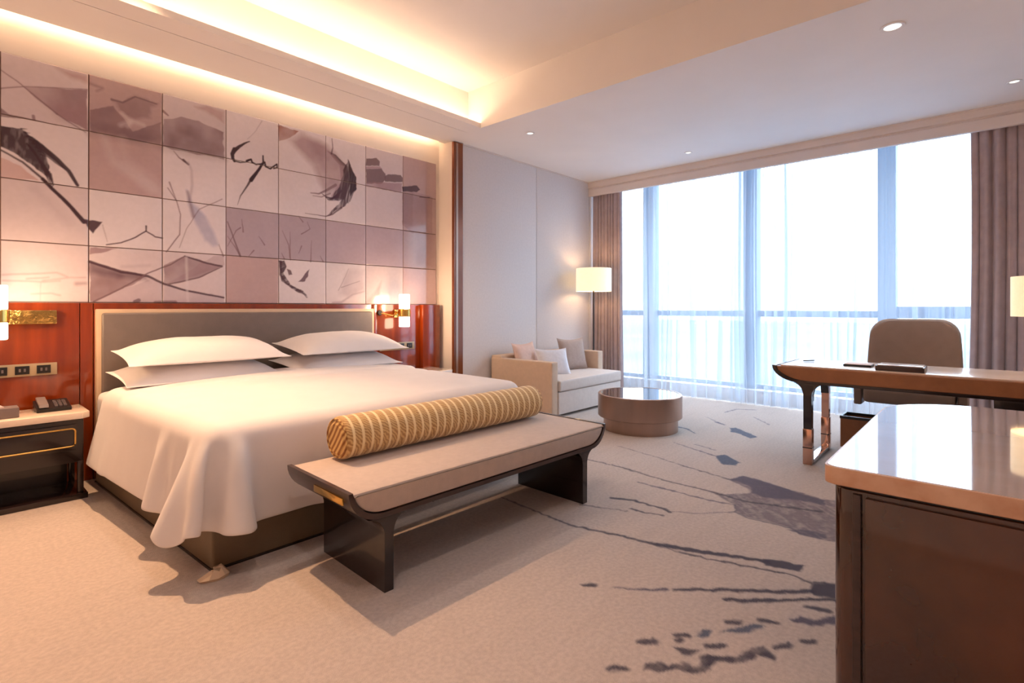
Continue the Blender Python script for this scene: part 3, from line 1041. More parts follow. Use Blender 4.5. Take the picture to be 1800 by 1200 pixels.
mural = thing('wall_mural', 'mural of large square printed tiles with ink birds, roofs and brush lettering above the headboard',
              'mural', (1.64, 4.69, rows_z[-1]))
bm = B()
box(bm, cols_x[0], cols_x[-1], 4.690, 4.6995, rows_z[-1], rows_z[0])
obj('grout_backing', bm, mat('dark_grout', srgb(120, 92, 86), 0.7), mural)
nT = 100
for ci in range(len(cols_x) - 1):
    for ri in range(4):
        g = 0.0035
        x0, x1 = cols_x[ci] + g, cols_x[ci + 1] - g
        z1, z0 = rows_z[ri] - g, rows_z[ri + 1] + g
        n = nT if ci >= 2 else 8
        xs = np.linspace(x0, x1, n)
        zs = np.linspace(z0, z1, n)
        TX, TZ = np.meshgrid(xs, zs, indexing='ij')
        # the sheet carries the print; an outer ring turned back gives the tile its thickness
        XX = np.pad(TX, 1, mode='edge')
        ZZ = np.pad(TZ, 1, mode='edge')
        YY = np.full_like(XX, YT)
        YY[0, :] = YY[-1, :] = YY[:, 0] = YY[:, -1] = 4.691
        fxp, fzp = XX.reshape(-1), ZZ.reshape(-1)
        rgb = np.tile(tile_cols[ci][ri], (fxp.size, 1)).astype(float)
        rgb *= (0.95 + 0.10 * fbm(fxp * 5, fzp * 5, 31))[:, None]
        if ci >= 2:
            paint_mural(fxp, fzp, rgb)
        me = grid_mesh('tile', np.stack([XX, YY, ZZ], -1))
        set_colors(me, np.clip(rgb, 0, 1))
        me.materials.append(M['mural'])
        o = mesh_obj('tile', me, mural)

# lacquered wood dado
edges = [X_L, -0.75, 0.69, 0.765, 3.005, 3.075, 3.62, 3.86]
for a, b in zip(edges[:-1], edges[1:]):
    zt = 1.235
    y = 4.655 if b < 3.7 else 4.60
    sbox('wood_panel', M['wood'], (a + 0.002, b - 0.002, y, Y_B - 0.0005, 0.0, zt), parent=wall_back, bev=0.003)

#==BED==
# ------------------------------------------------------------------ bed
BX0, BX1, BY0, BY1 = 0.86, 2.92, 2.62, 4.56


def bed_warp(co):
    x, y = co[..., 0], co[..., 1]
    wgt = np.clip((BX1 - x) / (BX1 - BX0), 0, 1.2)
    co[..., 0] = x - 0.10 * np.clip((y - 2.62) / 1.95, -0.3, 1) * wgt
    return co


def warp_bm(bm):
    for v in bm.verts:
        wgt = min(1.2, max(0, (BX1 - v.co.x) / (BX1 - BX0)))
        v.co.x -= 0.10 * min(1, max(-0.3, (v.co.y - 2.62) / 1.95)) * wgt
    return bm


bed = thing('bed', 'wide double bed with brown leather box base and taupe headboard', 'bed', ((BX0 + BX1) / 2, 3.6, 0))
bm = B()
box(bm, BX0, BX1, BY0, BY1, 0.0, 0.36, 0.012, 3)
obj('base', warp_bm(bm), M['bedbase'], bed)
bm = B()
box(bm, BX0 - 0.006, BX1 + 0.006, BY0 - 0.006, BY1, 0.0, 0.012, 0.002)
obj('plinth', warp_bm(bm), M['espresso'], bed)
bm = B()
box(bm, BX0 + 0.0, BX1 - 0.0, BY0 + 0.02, BY1, 0.362, 0.625, 0.06, 5)
obj('mattress', warp_bm(bm), M['linen'], bed)
hb = B()
box(hb, 0.80, 2.975, 4.575, 4.652, 0.20, 1.165, 0.02, 3)
hbo = obj('headboard', hb, M['headboard'], bed)
bm = B()
box(bm, 0.772, 3.003, 4.60, 4.6535, 0.16, 1.192, 0.008)
obj('headboard_border', bm, M['piping'], hbo)
# small crumpled scrap at the foot corner
bm = B()
lathe(bm, 0.88, 2.575, [(0.0, 0.0), (0.05, 0.0), (0.055, 0.012), (0.03, 0.035), (0.0, 0.038)], 12, cap=False)
bmesh.ops.rotate(bm, verts=bm.verts, cent=(0.89, 2.52, 0), matrix=Matrix.Rotation(0.5, 3, 'Z'))
for v_ in bm.verts:
    f_ = 0.75 + 0.5 * random.random()
    v_.co.x = 0.89 + (v_.co.x - 0.89) * f_ * 1.1
    v_.co.y = 2.52 + (v_.co.y - 2.52) * f_ * 0.8
    v_.co.z *= 0.6 + 0.8 * random.random()
tag(obj('paper_scrap', bm, M['piping'], origin=(0.89, 2.52, 0), smooth=0.3),
    'small pale crumpled scrap on the carpet at the foot corner of the bed', 'scrap')


# the duvet: a small cloth simulation over the mattress
def simulate_duvet():
    dx = 0.028
    hang = 0.47
    r = 0.085                      # softness of the edges: the filling
    ax0, ax1 = BX0 - hang + r * 0.2, BX1 + hang - r * 0.2
    ay0, ay1 = BY0 - hang + r * 0.2, 4.20
    nx = int((ax1 - ax0) / dx) + 1
    ny = int((ay1 - ay0) / dx) + 1
    xs = np.linspace(ax0, ax1, nx)
    ys = np.linspace(ay0, ay1, ny)
    gx, gy = np.meshgrid(xs, ys, indexing='ij')
    X = np.stack([gx, gy, np.full_like(gx, 0.76)], -1)
    ex = np.maximum(BX0 - gx, 0) + np.maximum(gx - BX1, 0)
    ey = np.maximum(BY0 - gy, 0)
    cor_ = (ex > 0) & (ey > 0)
    m_ = np.maximum(ex, ey)
    r_ = np.hypot(ex, ey) + 1e-9
    f_ = np.where(cor_, m_ * (1 - 0.16 * np.sin(2 * np.arctan2(ey, ex)) ** 1.0 + 0.10 * np.exp(-((np.arctan2(ey, ex) - 0.25) / 0.15) ** 2)) / r_, 1.0)
    sx_ = np.where(gx < BX0, -1.0, 1.0)
    X[..., 0] = np.where(cor_, np.where(gx < BX0, BX0, BX1) + sx_ * ex * f_, gx)
    X[..., 1] = np.where(cor_, BY0 - ey * f_, gy)
    X[..., 2] += 0.004 * np.random.rand(nx, ny)
    Vv = np.zeros_like(X)
    cons = []

    def add(sl1, sl2, k):
        a = X[sl1]
        b = X[sl2]
        L = np.linalg.norm(a - b, axis=-1, keepdims=True)
        ov = (ex + ey)[..., None]
        L = L * (1 + 0.10 * np.minimum(ov[sl1], ov[sl2]))
        cons.append((sl1, sl2, L, k))
    s_ = slice
    for par in (0, 1):
        n0 = (nx - 1 - par + 1) // 2
        add((s_(par, par + 2 * n0, 2), s_(None)), (s_(par + 1, par + 1 + 2 * n0, 2), s_(None)), 1.0)
        m0 = (ny - 1 - par + 1) // 2
        add((s_(None), s_(par, par + 2 * m0, 2)), (s_(None), s_(par + 1, par + 1 + 2 * m0, 2)), 1.0)
    for par in (0, 1):
        n0 = (nx - 1 - par + 1) // 2
        add((s_(par, par + 2 * n0, 2), s_(0, ny - 1)), (s_(par + 1, par + 1 + 2 * n0, 2), s_(1, ny)), 0.6)
        add((s_(par, par + 2 * n0, 2), s_(1, ny)), (s_(par + 1, par + 1 + 2 * n0, 2), s_(0, ny - 1)), 0.6)
    # bending: every 4th neighbour, both ways (stiff, padded cloth)
    for stp, kb in ((3, 0.10),):
        for ph in range(2 * stp):
            i0 = np.arange(ph, nx - stp, 2 * stp)
            if len(i0):
                add((i0, s_(None)), (i0 + stp, s_(None)), kb)
            j0 = np.arange(ph, ny - stp, 2 * stp)
            if len(j0):
                add((s_(None), j0), (s_(None), j0 + stp), kb)
    c = np.array([(BX0 + BX1) / 2, (BY0 + 5.2) / 2, 0.25])
    hx = np.array([(BX1 - BX0) / 2 + 0.05 - r * 1.0, (5.2 - BY0) / 2 + 0.05 - r * 1.0, 0.66 - 0.25 - r * 1.0 + 0.0])
    dt = 0.016
    X0 = X.copy()
    pin = (gx > BX0 + 0.10) & (gx < BX1 - 0.10) & (gy > BY0 + 0.10)
    pin |= (gy > BY0 + 0.10) & (gx > BX0) & (gx < BX1) & (gy < 4.0) & (np.abs(gx - BX0) < 0.0)
    for step in range(150):
        Vv *= 0.97 if step < 90 else 0.90
        Vv[..., 2] -= 5.0 * dt
        Pn = X + Vv * dt
        for it in range(13):
            for sl1, sl2, L, k in cons:
                a = Pn[sl1]
                b = Pn[sl2]
                d = b - a
                l = np.sqrt((d * d).sum(-1, keepdims=True)) + 1e-9
                cor = d * ((l - L) / l * 0.5 * k)
                Pn[sl1] = a + cor
                Pn[sl2] = b - cor
            # rounded box with a slight crown on top
            q = Pn - c
            crown = 0.045 * np.clip(1 - (q[..., 0] / 1.1) ** 2, 0, 1) * np.clip(1 - ((q[..., 1] - 0.1) / 1.4) ** 2, 0, 1)
            q[..., 2] -= crown
            dep = np.clip((hx[2] - q[..., 2]) / 0.45, 0, 1.2)
            slx = np.where(q[..., 0] < 0, 0.03 + 0.06 * np.clip((Pn[..., 1] - 2.5) / 1.7, 0, 1), 0.02) * dep
            sly = 0.02 * dep
            q[..., 0] -= np.sign(q[..., 0]) * slx
            q[..., 1] += sly * (q[..., 1] < 0)
            cl = np.clip(q, -hx, hx)
            cl[..., 2] = np.clip(q[..., 2], -5, hx[2])
            dv = q - cl
            dl = np.sqrt((dv * dv).sum(-1)) + 1e-9
            inside = (dl < r)
            out_ = dl > 1e-6
            push = inside & out_
            sc = np.where(push, r / dl, 1.0)
            qn = cl + dv * sc[..., None]
            deep = inside & (~out_)
            qn[..., 2] = np.where(deep, hx[2] + r, qn[..., 2])
            qn[..., 2] += crown
            qn[..., 0] += np.sign(qn[..., 0]) * slx
            qn[..., 1] -= sly * (qn[..., 1] < 0)
            newp = qn + c
            Pn = np.where(inside[..., None], newp, Pn)
            Pn[..., 2] = np.maximum(Pn[..., 2], 0.01)
            Pn[pin, 0] = X0[pin, 0]
            Pn[pin, 1] = X0[pin, 1]
        Vv = (Pn - X) / dt
        # friction where it lies on the bed
        lying = Pn[..., 2] > 0.66
        Vv[lying] *= 0.3
        X = Pn
    return X


DV = simulate_duvet()
# crease of the turned-down top
yc = 3.78 + 0.05 * np.sin(DV[..., 0] * 2.2) + 0.02 * np.sin(DV[..., 0] * 9)
onb = np.clip((DV[..., 2] - 0.6) / 0.04, 0, 1)
DV[..., 2] += 0.016 * np.clip((DV[..., 1] - yc) / 0.03, 0, 1) * onb - 0.010 * np.exp(-((DV[..., 1] - yc) / 0.018) ** 2) * onb
yc2 = 3.62 + 0.04 * np.sin(DV[..., 0] * 3.1 + 1)
DV[..., 2] -= 0.006 * np.exp(-((DV[..., 1] - yc2) / 0.03) ** 2) * onb * np.clip((DV[..., 0] - 1.2), 0, 1)
bed_warp(DV)
dme = grid_mesh('duvet', DV)
dme.materials.append(M['linen'])
dme.transform(Matrix.Translation(Vector((-1.9, -3.4, -0.66))))
duv = bpy.data.objects.new('duvet', dme)
COL.objects.link(duv)
duv.location = (1.9, 3.4, 0.66)
md = duv.modifiers.new('thick', 'SOLIDIFY')
md.thickness = 0.012
md.offset = -1
md = duv.modifiers.new('smooth', 'SUBSURF')
md.levels = md.render_levels = 1
tag(duv, 'white duvet spread over the bed and hanging down at sides and foot', 'duvet')


def pillow_mesh(name, L, D, T, n=26, flat=0.35, ear=0.05, seed=0, sag=0.0, k=0.42):
    u = np.linspace(-1, 1, n + 8)
    v = np.linspace(-1, 1, n)
    U, V = np.meshgrid(u, v, indexing='ij')
    prof = (np.clip(1 - np.abs(U / 0.95) ** 3.0, 0, 1) ** 0.6) * (np.clip(1 - np.abs(V / 0.95) ** 2.4, 0, 1) ** 0.6) + 0.02
    px = U * (L / 2) * (1 - ear * (1 - V ** 2) * (np.abs(U) ** 3))
    py = V * (D / 2) * (1 - ear * 1.6 * (1 - U ** 2) * (np.abs(V) ** 3))
    wr = (fbm((U + seed) * 3, (V + seed) * 3, seed, 3) - 0.5) * 0.12
    top = T * (1 - flat) * prof * (1 + wr)
    bot = -T * flat * prof
    sg = -sag * (U ** 2)
    Pt = np.stack([px, py, top + sg], -1)
    Pb = np.stack([px, py, bot + sg], -1)
    nu, nv = U.shape
    me = bpy.data.meshes.new(name)
    vs = [tuple(p) for p in Pt.reshape(-1, 3)] + [tuple(p) for p in Pb.reshape(-1, 3)]
    off = nu * nv
    fs = []
    for i in range(nu - 1):
        for j in range(nv - 1):
            a, b, c, d = i * nv + j, (i + 1) * nv + j, (i + 1) * nv + j + 1, i * nv + j + 1
            fs.append((a, b, c, d))
            fs.append((off + d, off + c, off + b, off + a))
    me.from_pydata(vs, [], fs)
    bm = bmesh.new()
    bm.from_mesh(me)
    bmesh.ops.remove_doubles(bm, verts=bm.verts, dist=0.0001)
    bnd = [e for e in bm.edges if e.is_boundary]
    bmesh.ops.bridge_loops(bm, edges=bnd)
    for f in bm.faces:
        f.smooth = True
    bm.to_mesh(me)
    bm.free()
    return me


def pillow(name, loc, rot, L, D, T, m, label, cat='pillow', group=None, seed=0, flat=0.35, sag=0.0, ear=0.05):
    me = pillow_mesh(name, L, D, T, seed=seed, flat=flat, sag=sag, ear=ear)
    me.materials.append(m)
    o = bpy.data.objects.new(name, me)
    COL.objects.link(o)
    o.location = loc
    o.rotation_euler = rot
    md = o.modifiers.new('smooth', 'SUBSURF')
    md.levels = md.render_levels = 1
    return tag(o, label, cat, group)


PG = 'white bed pillows stacked in pairs against the headboard'
pillow('bed_pillow', (1.32, 4.27, 0.728), (0.10, 0, 0.02), 1.02, 0.56, 0.15, M['pillow'],
       'white pillow at the bottom of the left stack on the bed', group=PG, seed=1, ear=0.045)
pillow('bed_pillow', (1.35, 4.25, 0.865), (0.13, 0, -0.01), 1.04, 0.56, 0.15, M['pillow'],
       'plump white pillow on top of the left stack on the bed', group=PG, seed=2, ear=0.045, flat=0.22)
pillow('bed_pillow', (2.42, 4.27, 0.728), (0.10, 0, 0.0), 1.00, 0.56, 0.15, M['pillow'],
       'white pillow at the bottom of the right stack on the bed', group=PG, seed=3, ear=0.045)
pillow('bed_pillow', (2.46, 4.25, 0.866), (0.13, 0, 0.02), 1.04, 0.56, 0.15, M['pillow'],
       'plump white pillow on top of the right stack on the bed', group=PG, seed=4, ear=0.045, flat=0.22)

#==BENCH==
# ------------------------------------------------------------------ bench at the foot of the bed
def tray_profile(a0, a1, ztop, zlow, thick, curl):
    """outline (a, z) of a tray whose ends curl up: outer face, then inner face back"""
    def curve(inset):
        pts = []
        n = 9
        for i in range(n + 1):
            s = i / n
            th = s * PI / 2
            x = a0 + inset + curl * (1 - math.cos(th)) * 1.0
            z = ztop - (ztop - zlow - inset) * math.sin(th)
            pts.append((x, z))
        pts2 = [(a1 + a0 - x, z) for x, z in reversed(pts)]
        return pts + pts2
    outer = curve(0)
    inner = curve(thick)
    return outer, inner


def soft_prism(bm, pts, y0, y1, r):
    n = len(pts)
    P_ = [Vector((a, b)) for a, b in pts]
    area = sum(P_[i].x * P_[(i + 1) % n].y - P_[(i + 1) % n].x * P_[i].y for i in range(n))
    nr = []
    for i in range(n):
        e = (P_[(i + 1) % n] - P_[i - 1])
        v = Vector((-e.y, e.x)).normalized()
        nr.append(v if area > 0 else -v)
    rings = []
    for y, ins in ((y0, r), (y0 + 0.3 * r, 0.3 * r), (y0 + r, 0), (y1 - r, 0), (y1 - 0.3 * r, 0.3 * r), (y1, r)):
        rings.append([bm.verts.new((P_[i].x + nr[i].x * ins, y, P_[i].y + nr[i].y * ins)) for i in range(n)])
    for a, b in zip(rings[:-1], rings[1:]):
        for i in range(n):
            bm.faces.new((a[i], a[(i + 1) % n], b[(i + 1) % n], b[i]))
    bm.faces.new(rings[0][::-1])
    bm.faces.new(rings[-1])


bnL = 1.79
by0, by1 = 1.88, 2.46
bench = thing('bench', 'long low bench with curled dark wood ends and sand cushion before the bed', 'bench',
              (1.30, 1.90, 0), rotz=math.radians(-1.8))
bx0, bx1 = 1.115, 2.915
outer, inner = tray_profile(bx0, bx1, 0.457, 0.322, 0.020, 0.15)
bm = B()
prism(bm, outer + inner[::-1], by0, by1, 'Y', 0.003)
obj('tray', bm, M['darkwood'], bench)
bm = B()
cu = [(x, min(z, 0.452)) for x, z in inner]
cush = [(x + (0.002 if x < 2 else -0.002), z + 0.001) for x, z in cu]
soft_prism(bm, cush, by0 + 0.002, by1 - 0.002, 0.016)
obj('cushion', bm, M['seat'], bench)


def fillet_leg(bm, xc, half, rf, ztop, y0, y1, zbot=0.0, dirs=(1, 1)):
    pts = []
    n = 6
    pts.append((xc - half, zbot))
    if dirs[0]:
        for i in range(n + 1):
            a = i / n * PI / 2
            pts.append((xc - half - rf * (1 - math.cos(a)), ztop - rf + rf * math.sin(a)))
    else:
        pts.append((xc - half, ztop))
    if dirs[1]:
        for i in range(n + 1):
            a = (1 - i / n) * PI / 2
            pts.append((xc + half + rf * (1 - math.cos(a)), ztop - rf + rf * math.sin(a)))
    else:
        pts.append((xc + half, ztop))
    pts.append((xc + half, zbot))
    prism(bm, pts, y0, y1, 'Y', 0.002)


for xc in (1.305, 2.70):
    bm = B()
    fillet_leg(bm, xc, 0.022, 0.075, 0.325, by0 + 0.005, by1 - 0.03)
    obj('leg', bm, M['espresso'], bench)
bm = B()
box(bm, 1.34, 2.67, by0 + 0.10, by0 + 0.13, 0.285, 0.316, 0.003)
box(bm, 1.34, 2.67, by1 - 0.13, by1 - 0.10, 0.285, 0.316, 0.003)
obj('rail', bm, M['espresso'], bench)
bm = B()
box(bm, 1.112, 1.122, by0 + 0.05, by0 + 0.30, 0.40, 0.43, 0.003)
obj('brass_inlay', bm, M['gold'], bench)
bm = B()
lathe(bm, 1.62, by0 + 0.11, [(0.006, 0.27), (0.006, 0.30)], 8)
obj('glide', bm, M['chrome'], bench)

# bolster
bol = thing('bolster', 'long round bolster cushion in golden striped cloth lying on the bench', 'cushion', (2.05, 2.345, 0.459),
            rotz=math.radians(-1.2))
R_ = 0.105
n = 40
prof = []
for i in range(9):
    a = i / 8 * PI / 2
    prof.append((R_ - 0.022 + 0.022 * math.sin(a), -0.72 + 0.022 * (1 - math.cos(a))))
ss = np.linspace(-0.69, 0.69, 70)
for s in ss:
    prof.append((R_ * (1 + 0.012 * math.sin(s * 60)), s))
for i in range(9):
    a = (1 - i / 8) * PI / 2
    prof.append((R_ - 0.022 + 0.022 * math.sin(a), 0.72 - 0.022 * (1 - math.cos(a))))
P = np.zeros((n, len(prof), 3))
for j, (r_, s) in enumerate(prof):
    for i in range(n):
        a = 2 * PI * i / n
        P[i, j] = (2.05 + s, 2.345 + r_ * math.cos(a), 0.459 + R_ + r_ * math.sin(a))
me = grid_mesh('cover', P, closed_u=True)
me.materials.append(M['bolster'])
mesh_obj('cover', me, bol)
for sgn in (-1, 1):
    bm = B()
    c0 = (2.05 + sgn * 0.722, 2.345, 0.459 + R_)
    rr = [R_ - 0.02, R_ - 0.03, 0.03, 0.0]
    rg = []
    for q_, dx_ in zip((R_ - 0.018, R_ - 0.035, 0.04), (-0.004, 0.006, 0.004)):
        rg.append([bm.verts.new((c0[0] + sgn * dx_, c0[1] + q_ * math.cos(2 * PI * i / 28), c0[2] + q_ * math.sin(2 * PI * i / 28)))
                   for i in range(28)])
    for a, b in zip(rg[:-1], rg[1:]):
        for i in range(28):
            bm.faces.new((a[i], a[(i + 1) % 28], b[(i + 1) % 28], b[i]))
    bm.faces.new(rg[-1])
    obj('end_cap', bm, M['bolsterend'], bol)
    bm = B()
    ring = [(c0[0] - sgn * 0.002, c0[1] + (R_ - 0.012) * math.cos(2 * PI * i / 28), c0[2] + (R_ - 0.012) * math.sin(2 * PI * i / 28))
            for i in range(29)]
    tube(bm, ring, 0.0045, 6, cap=False)
    obj('piping', bm, M['bolsterend'], bol)

#==NIGHT==
# ------------------------------------------------------------------ nightstands, sockets, sconces
def nightstand(x0, x1, label):
    t_ = thing('nightstand', label, 'nightstand', ((x0 + x1) / 2, 4.5, 0))
    y0, y1 = 4.22, 4.60
    bm = B()
    box(bm, x0 + 0.03, x1 - 0.03, y0 + 0.03, y1, 0.23, 0.50, 0.008)
    obj('cabinet', bm, M['espresso'], t_)
    bm = B()
    prism(bm, [(x0, y1), (x0, y0 + 0.03), (x0 + 0.03, y0), (x1 - 0.04, y0), (x1, y0 + 0.04), (x1, y1)], 0.505, 0.545, 'Z', 0.005)
    obj('marble_top', bm, M['marble'], t_)
    dr = B()
    box(dr, x0 + 0.06, x1 - 0.06, y0 + 0.008, y0 + 0.032, 0.315, 0.475, 0.006)
    d = obj('drawer', dr, M['espresso'], t_)
    bm = B()
    xa, xb, za, zb = x0 + 0.075, x1 - 0.075, 0.34, 0.45
    yy = y0 + 0.004
    loop = []
    for (cx_, cz_, a0_) in ((xb - 0.02, zb - 0.02, 0), (xa + 0.02, zb - 0.02, 90), (xa + 0.02, za + 0.02, 180), (xb - 0.02, za + 0.02, 270)):
        for k in range(5):
            a = math.radians(a0_ + k * 22.5)
            loop.append((cx_ + 0.02 * math.cos(a), yy, cz_ + 0.02 * math.sin(a)))
    loop.append(loop[0])
    tube(bm, loop, 0.005, 6, cap=False)
    obj('brass_outline', bm, M['gold'], d)
    for sx in (x0 + 0.03, x1 - 0.06):
        for sy in (y0 + 0.03, y1 - 0.04):
            bm = B()
            box(bm, sx, sx + 0.03, sy, sy + 0.03, 0.02, 0.24, 0.003)
            obj('leg', bm, M['espresso'], t_)
    bm = B()
    box(bm, x0 + 0.01, x1 - 0.01, y0 + 0.01, y1, 0.0, 0.035, 0.006)
    obj('base_plate', bm, M['espresso'], t_)
    bm = B()
    box(bm, x0 + 0.07, x1 - 0.07, y1 - 0.03, y1, 0.035, 0.23, 0.0)
    obj('back_panel', bm, M['espresso'], t_)
    return t_


nightstand(-0.12, 0.68, 'dark nightstand with marble top and brass-outlined drawer left of the bed')
nightstand(3.06, 3.75, 'dark nightstand right of the bed, mostly hidden behind it')

for (x0, lab, ctr) in ((0.13, 'row of black sockets on a champagne plate above the left nightstand', 0),
                       (3.10, 'row of black sockets on a plate beside the right pillows', 1)):
    so = thing('socket_plate', lab, 'socket', (x0 + 0.2, 4.655, 0.76))
    bm = B()
    box(bm, x0, x0 + 0.44, 4.645, 4.6545, 0.755, 0.835, 0.002)
    obj('plate', bm, M['socketplate'], so)
    for k in range(4):
        xx = x0 + 0.022 + k * 0.105
        bm = B()
        box(bm, xx, xx + 0.07, 4.640, 4.6455, 0.768, 0.822, 0.002)
        s_o = obj('socket', bm, M['black'], so)
        bm = B()
        for dx_ in (0.018, 0.042):
            box(bm, xx + dx_, xx + dx_ + 0.01, 4.6385, 4.6402, 0.785, 0.805)
        obj('slot', bm, M['greyplastic'], s_o)


def sconce(x, label, side):
    """side=+1: the wall plate lies towards +X"""
    t_ = thing('wall_sconce', label, 'lamp', (x, 4.60, 1.10))
    y = 4.50
    bm = B()
    lathe(bm, x, y, [(0.052, 1.19), (0.055, 1.195), (0.055, 1.335), (0.052, 1.34)], 24)
    obj('upper_shade', bm, M['shade'], t_)
    bm = B()
    lathe(bm, x, y, [(0.052, 1.005), (0.055, 1.01), (0.055, 1.105), (0.052, 1.11)], 24)
    obj('lower_shade', bm, M['shade'], t_)
    bm = B()
    lathe(bm, x, y, [(0.060, 1.11), (0.064, 1.115), (0.064, 1.185), (0.060, 1.19)], 24)
    obj('brass_collar', bm, M['gold'], t_)
    bm = B()
    tube(bm, [(x, y + 0.06, 1.15), (x, 4.655, 1.15)], 0.012, 8)
    obj('arm', bm, M['gold'], t_)
    bm = B()
    a, b = (x - 0.02, x + 0.30) if side > 0 else (x - 0.26, x + 0.03)
    if side > 0:
        box(bm, a, b, 4.615, 4.654, 1.095, 1.185, 0.004)
        obj('wall_plate', bm, M['goldcut'], t_)
    else:
        box(bm, x - 0.03, x + 0.03, 4.63, 4.654, 1.10, 1.18, 0.004)
        obj('wall_plate', bm, M['goldcut'], t_)
        bm = B()
        tube(bm, [(x - 0.03, 4.62, 1.14), (x - 0.1, 4.56, 1.12), (x - 0.16, 4.62, 1.14), (x - 0.20, 4.652, 1.15)], 0.007, 8)
        obj('reading_arm', bm, M['gold'], t_)
        bm = B()
        lathe(bm, 0, 0, [(0.026, 0), (0.028, 0.004), (0.028, 0.014), (0.024, 0.018)], 16)
        bmesh.ops.rotate(bm, verts=bm.verts, cent=(0, 0, 0), matrix=Matrix.Rotation(PI / 2, 3, 'X'))
        bmesh.ops.translate(bm, verts=bm.verts, vec=(x - 0.20, 4.654, 1.15))
        obj('rosette', bm, M['black'], t_)
    l = bpy.data.lights.new('sconce_bulb', 'POINT')
    l.energy = 4.5
    l.color = (1, 0.62, 0.34)
    l.shadow_soft_size = 0.06
    lo = bpy.data.objects.new('sconce_bulb', l)
    COL.objects.link(lo)
    lo.location = (x, y - 0.08, 1.27)
    return t_


sconce(0.265, 'glowing brass wall sconce above the left nightstand with a hammered wall plate', 1)
sconce(3.30, 'glowing brass wall sconce right of the headboard with a thin reading arm', -1)

tb = thing('tissue_box', 'grey tissue box with a white tissue on the left nightstand', 'box', (0.235, 4.36, 0.546))
bm = B()
box(bm, 0.12, 0.355, 4.30, 4.42, 0.546, 0.605, 0.004)
obj('case', bm, M['greyplastic'], tb)
bm = B()
for i in range(4):
    prism(bm, [(0.20 + i * 0.018, 0.605), (0.24 + i * 0.018, 0.605), (0.235 + i * 0.015, 0.628 - 0.004 * i), (0.205 + i * 0.02, 0.622)],
          4.35 + 0.005 * i, 4.375 + 0.003 * i, 'Y')
obj('tissue', bm, M['tissue'], tb)
ph = thing('telephone', 'flat grey bedside telephone at the right edge of the left nightstand', 'telephone', (0.55, 4.47, 0.546))
bm = B()
prism(bm, [(4.38, 0.546), (4.57, 0.546), (4.57, 0.60), (4.38, 0.566)], 0.44, 0.61, 'X', 0.004)
obj('body', bm, M['black'], ph)
bm = B()
prism(bm, [(4.39, 0.574), (4.40, 0.592), (4.56, 0.622), (4.565, 0.604)], 0.452, 0.50, 'X', 0.005)
obj('handset', bm, M['greyplastic'], ph)
bm = B()
for i in range(3):
    for j in range(4):
        yy = 4.41 + j * 0.03
        box(bm, 0.53 + i * 0.022, 0.546 + i * 0.022, yy, yy + 0.016, 0.567 + (yy - 4.38) * 0.18, 0.577 + (yy - 4.38) * 0.18)
obj('keys', bm, M['greyplastic'], ph)

#==SOFA==
# ------------------------------------------------------------------ sofa, its cushions, floor lamp
sx0, sx1, sy0, sy1 = 4.49, 6.02, 3.47, 4.42
sofa = thing('loveseat', 'light upholstered loveseat with square arms against the pale wall', 'sofa', (5.2, 3.95, 0))
bm = B()
box(bm, sx0 + 0.11, sx1 - 0.12, sy0 + 0.01, sy1 - 0.02, 0.03, 0.275, 0.012, 3)
obj('base', bm, M['sofa'], sofa)
bm = B()
box(bm, sx0 + 0.115, sx1 - 0.125, sy0 - 0.005, sy1 - 0.18, 0.28, 0.405, 0.03, 4)
obj('seat_cushion', bm, M['sofa'], sofa)
bm = B()
box(bm, sx0 + 0.01, sx1 - 0.01, sy1 - 0.17, sy1, 0.03, 0.64, 0.03, 4)
obj('backrest', bm, M['sofaarm'], sofa)
bm = B()
box(bm, sx0, sx0 + 0.11, sy0 + 0.02, sy1 - 0.01, 0.03, 0.61, 0.02, 4)
obj('armrest', bm, M['sofaarm'], sofa)
bm = B()
box(bm, sx1 - 0.12, sx1, sy0 + 0.35, sy1 - 0.01, 0.03, 0.63, 0.02, 4)
obj('armrest', bm, M['sofaarm'], sofa)
for x in (sx0 + 0.05, sx1 - 0.09):
    for y in (sy0 + 0.08 if x < 5 else sy0 + 0.42, sy1 - 0.08):
        bm = B()
        lathe(bm, x, y, [(0.018, 0), (0.022, 0.035)], 10)
        obj('foot', bm, M['espresso'], sofa)
SG = 'scatter cushions on the loveseat'
pillow('scatter_cushion', (4.86, 4.17, 0.585), (math.radians(72), 0, 0.10), 0.46, 0.42, 0.13, M['pink'],
       'pinkish cushion at the left back of the loveseat', 'cushion', SG, seed=6, flat=0.5, ear=0.09)
pillow('scatter_cushion', (5.08, 3.93, 0.535), (math.radians(58), 0, -0.55), 0.42, 0.40, 0.13, M['grey'],
       'pale grey cushion slumped in the middle of the loveseat', 'cushion', SG, seed=7, flat=0.5, ear=0.09)
pillow('scatter_cushion', (5.62, 4.03, 0.60), (math.radians(76), 0, -0.22), 0.46, 0.44, 0.13, M['tan'],
       'tan square cushion upright at the right of the loveseat', 'cushion', SG, seed=8, flat=0.5, ear=0.09)

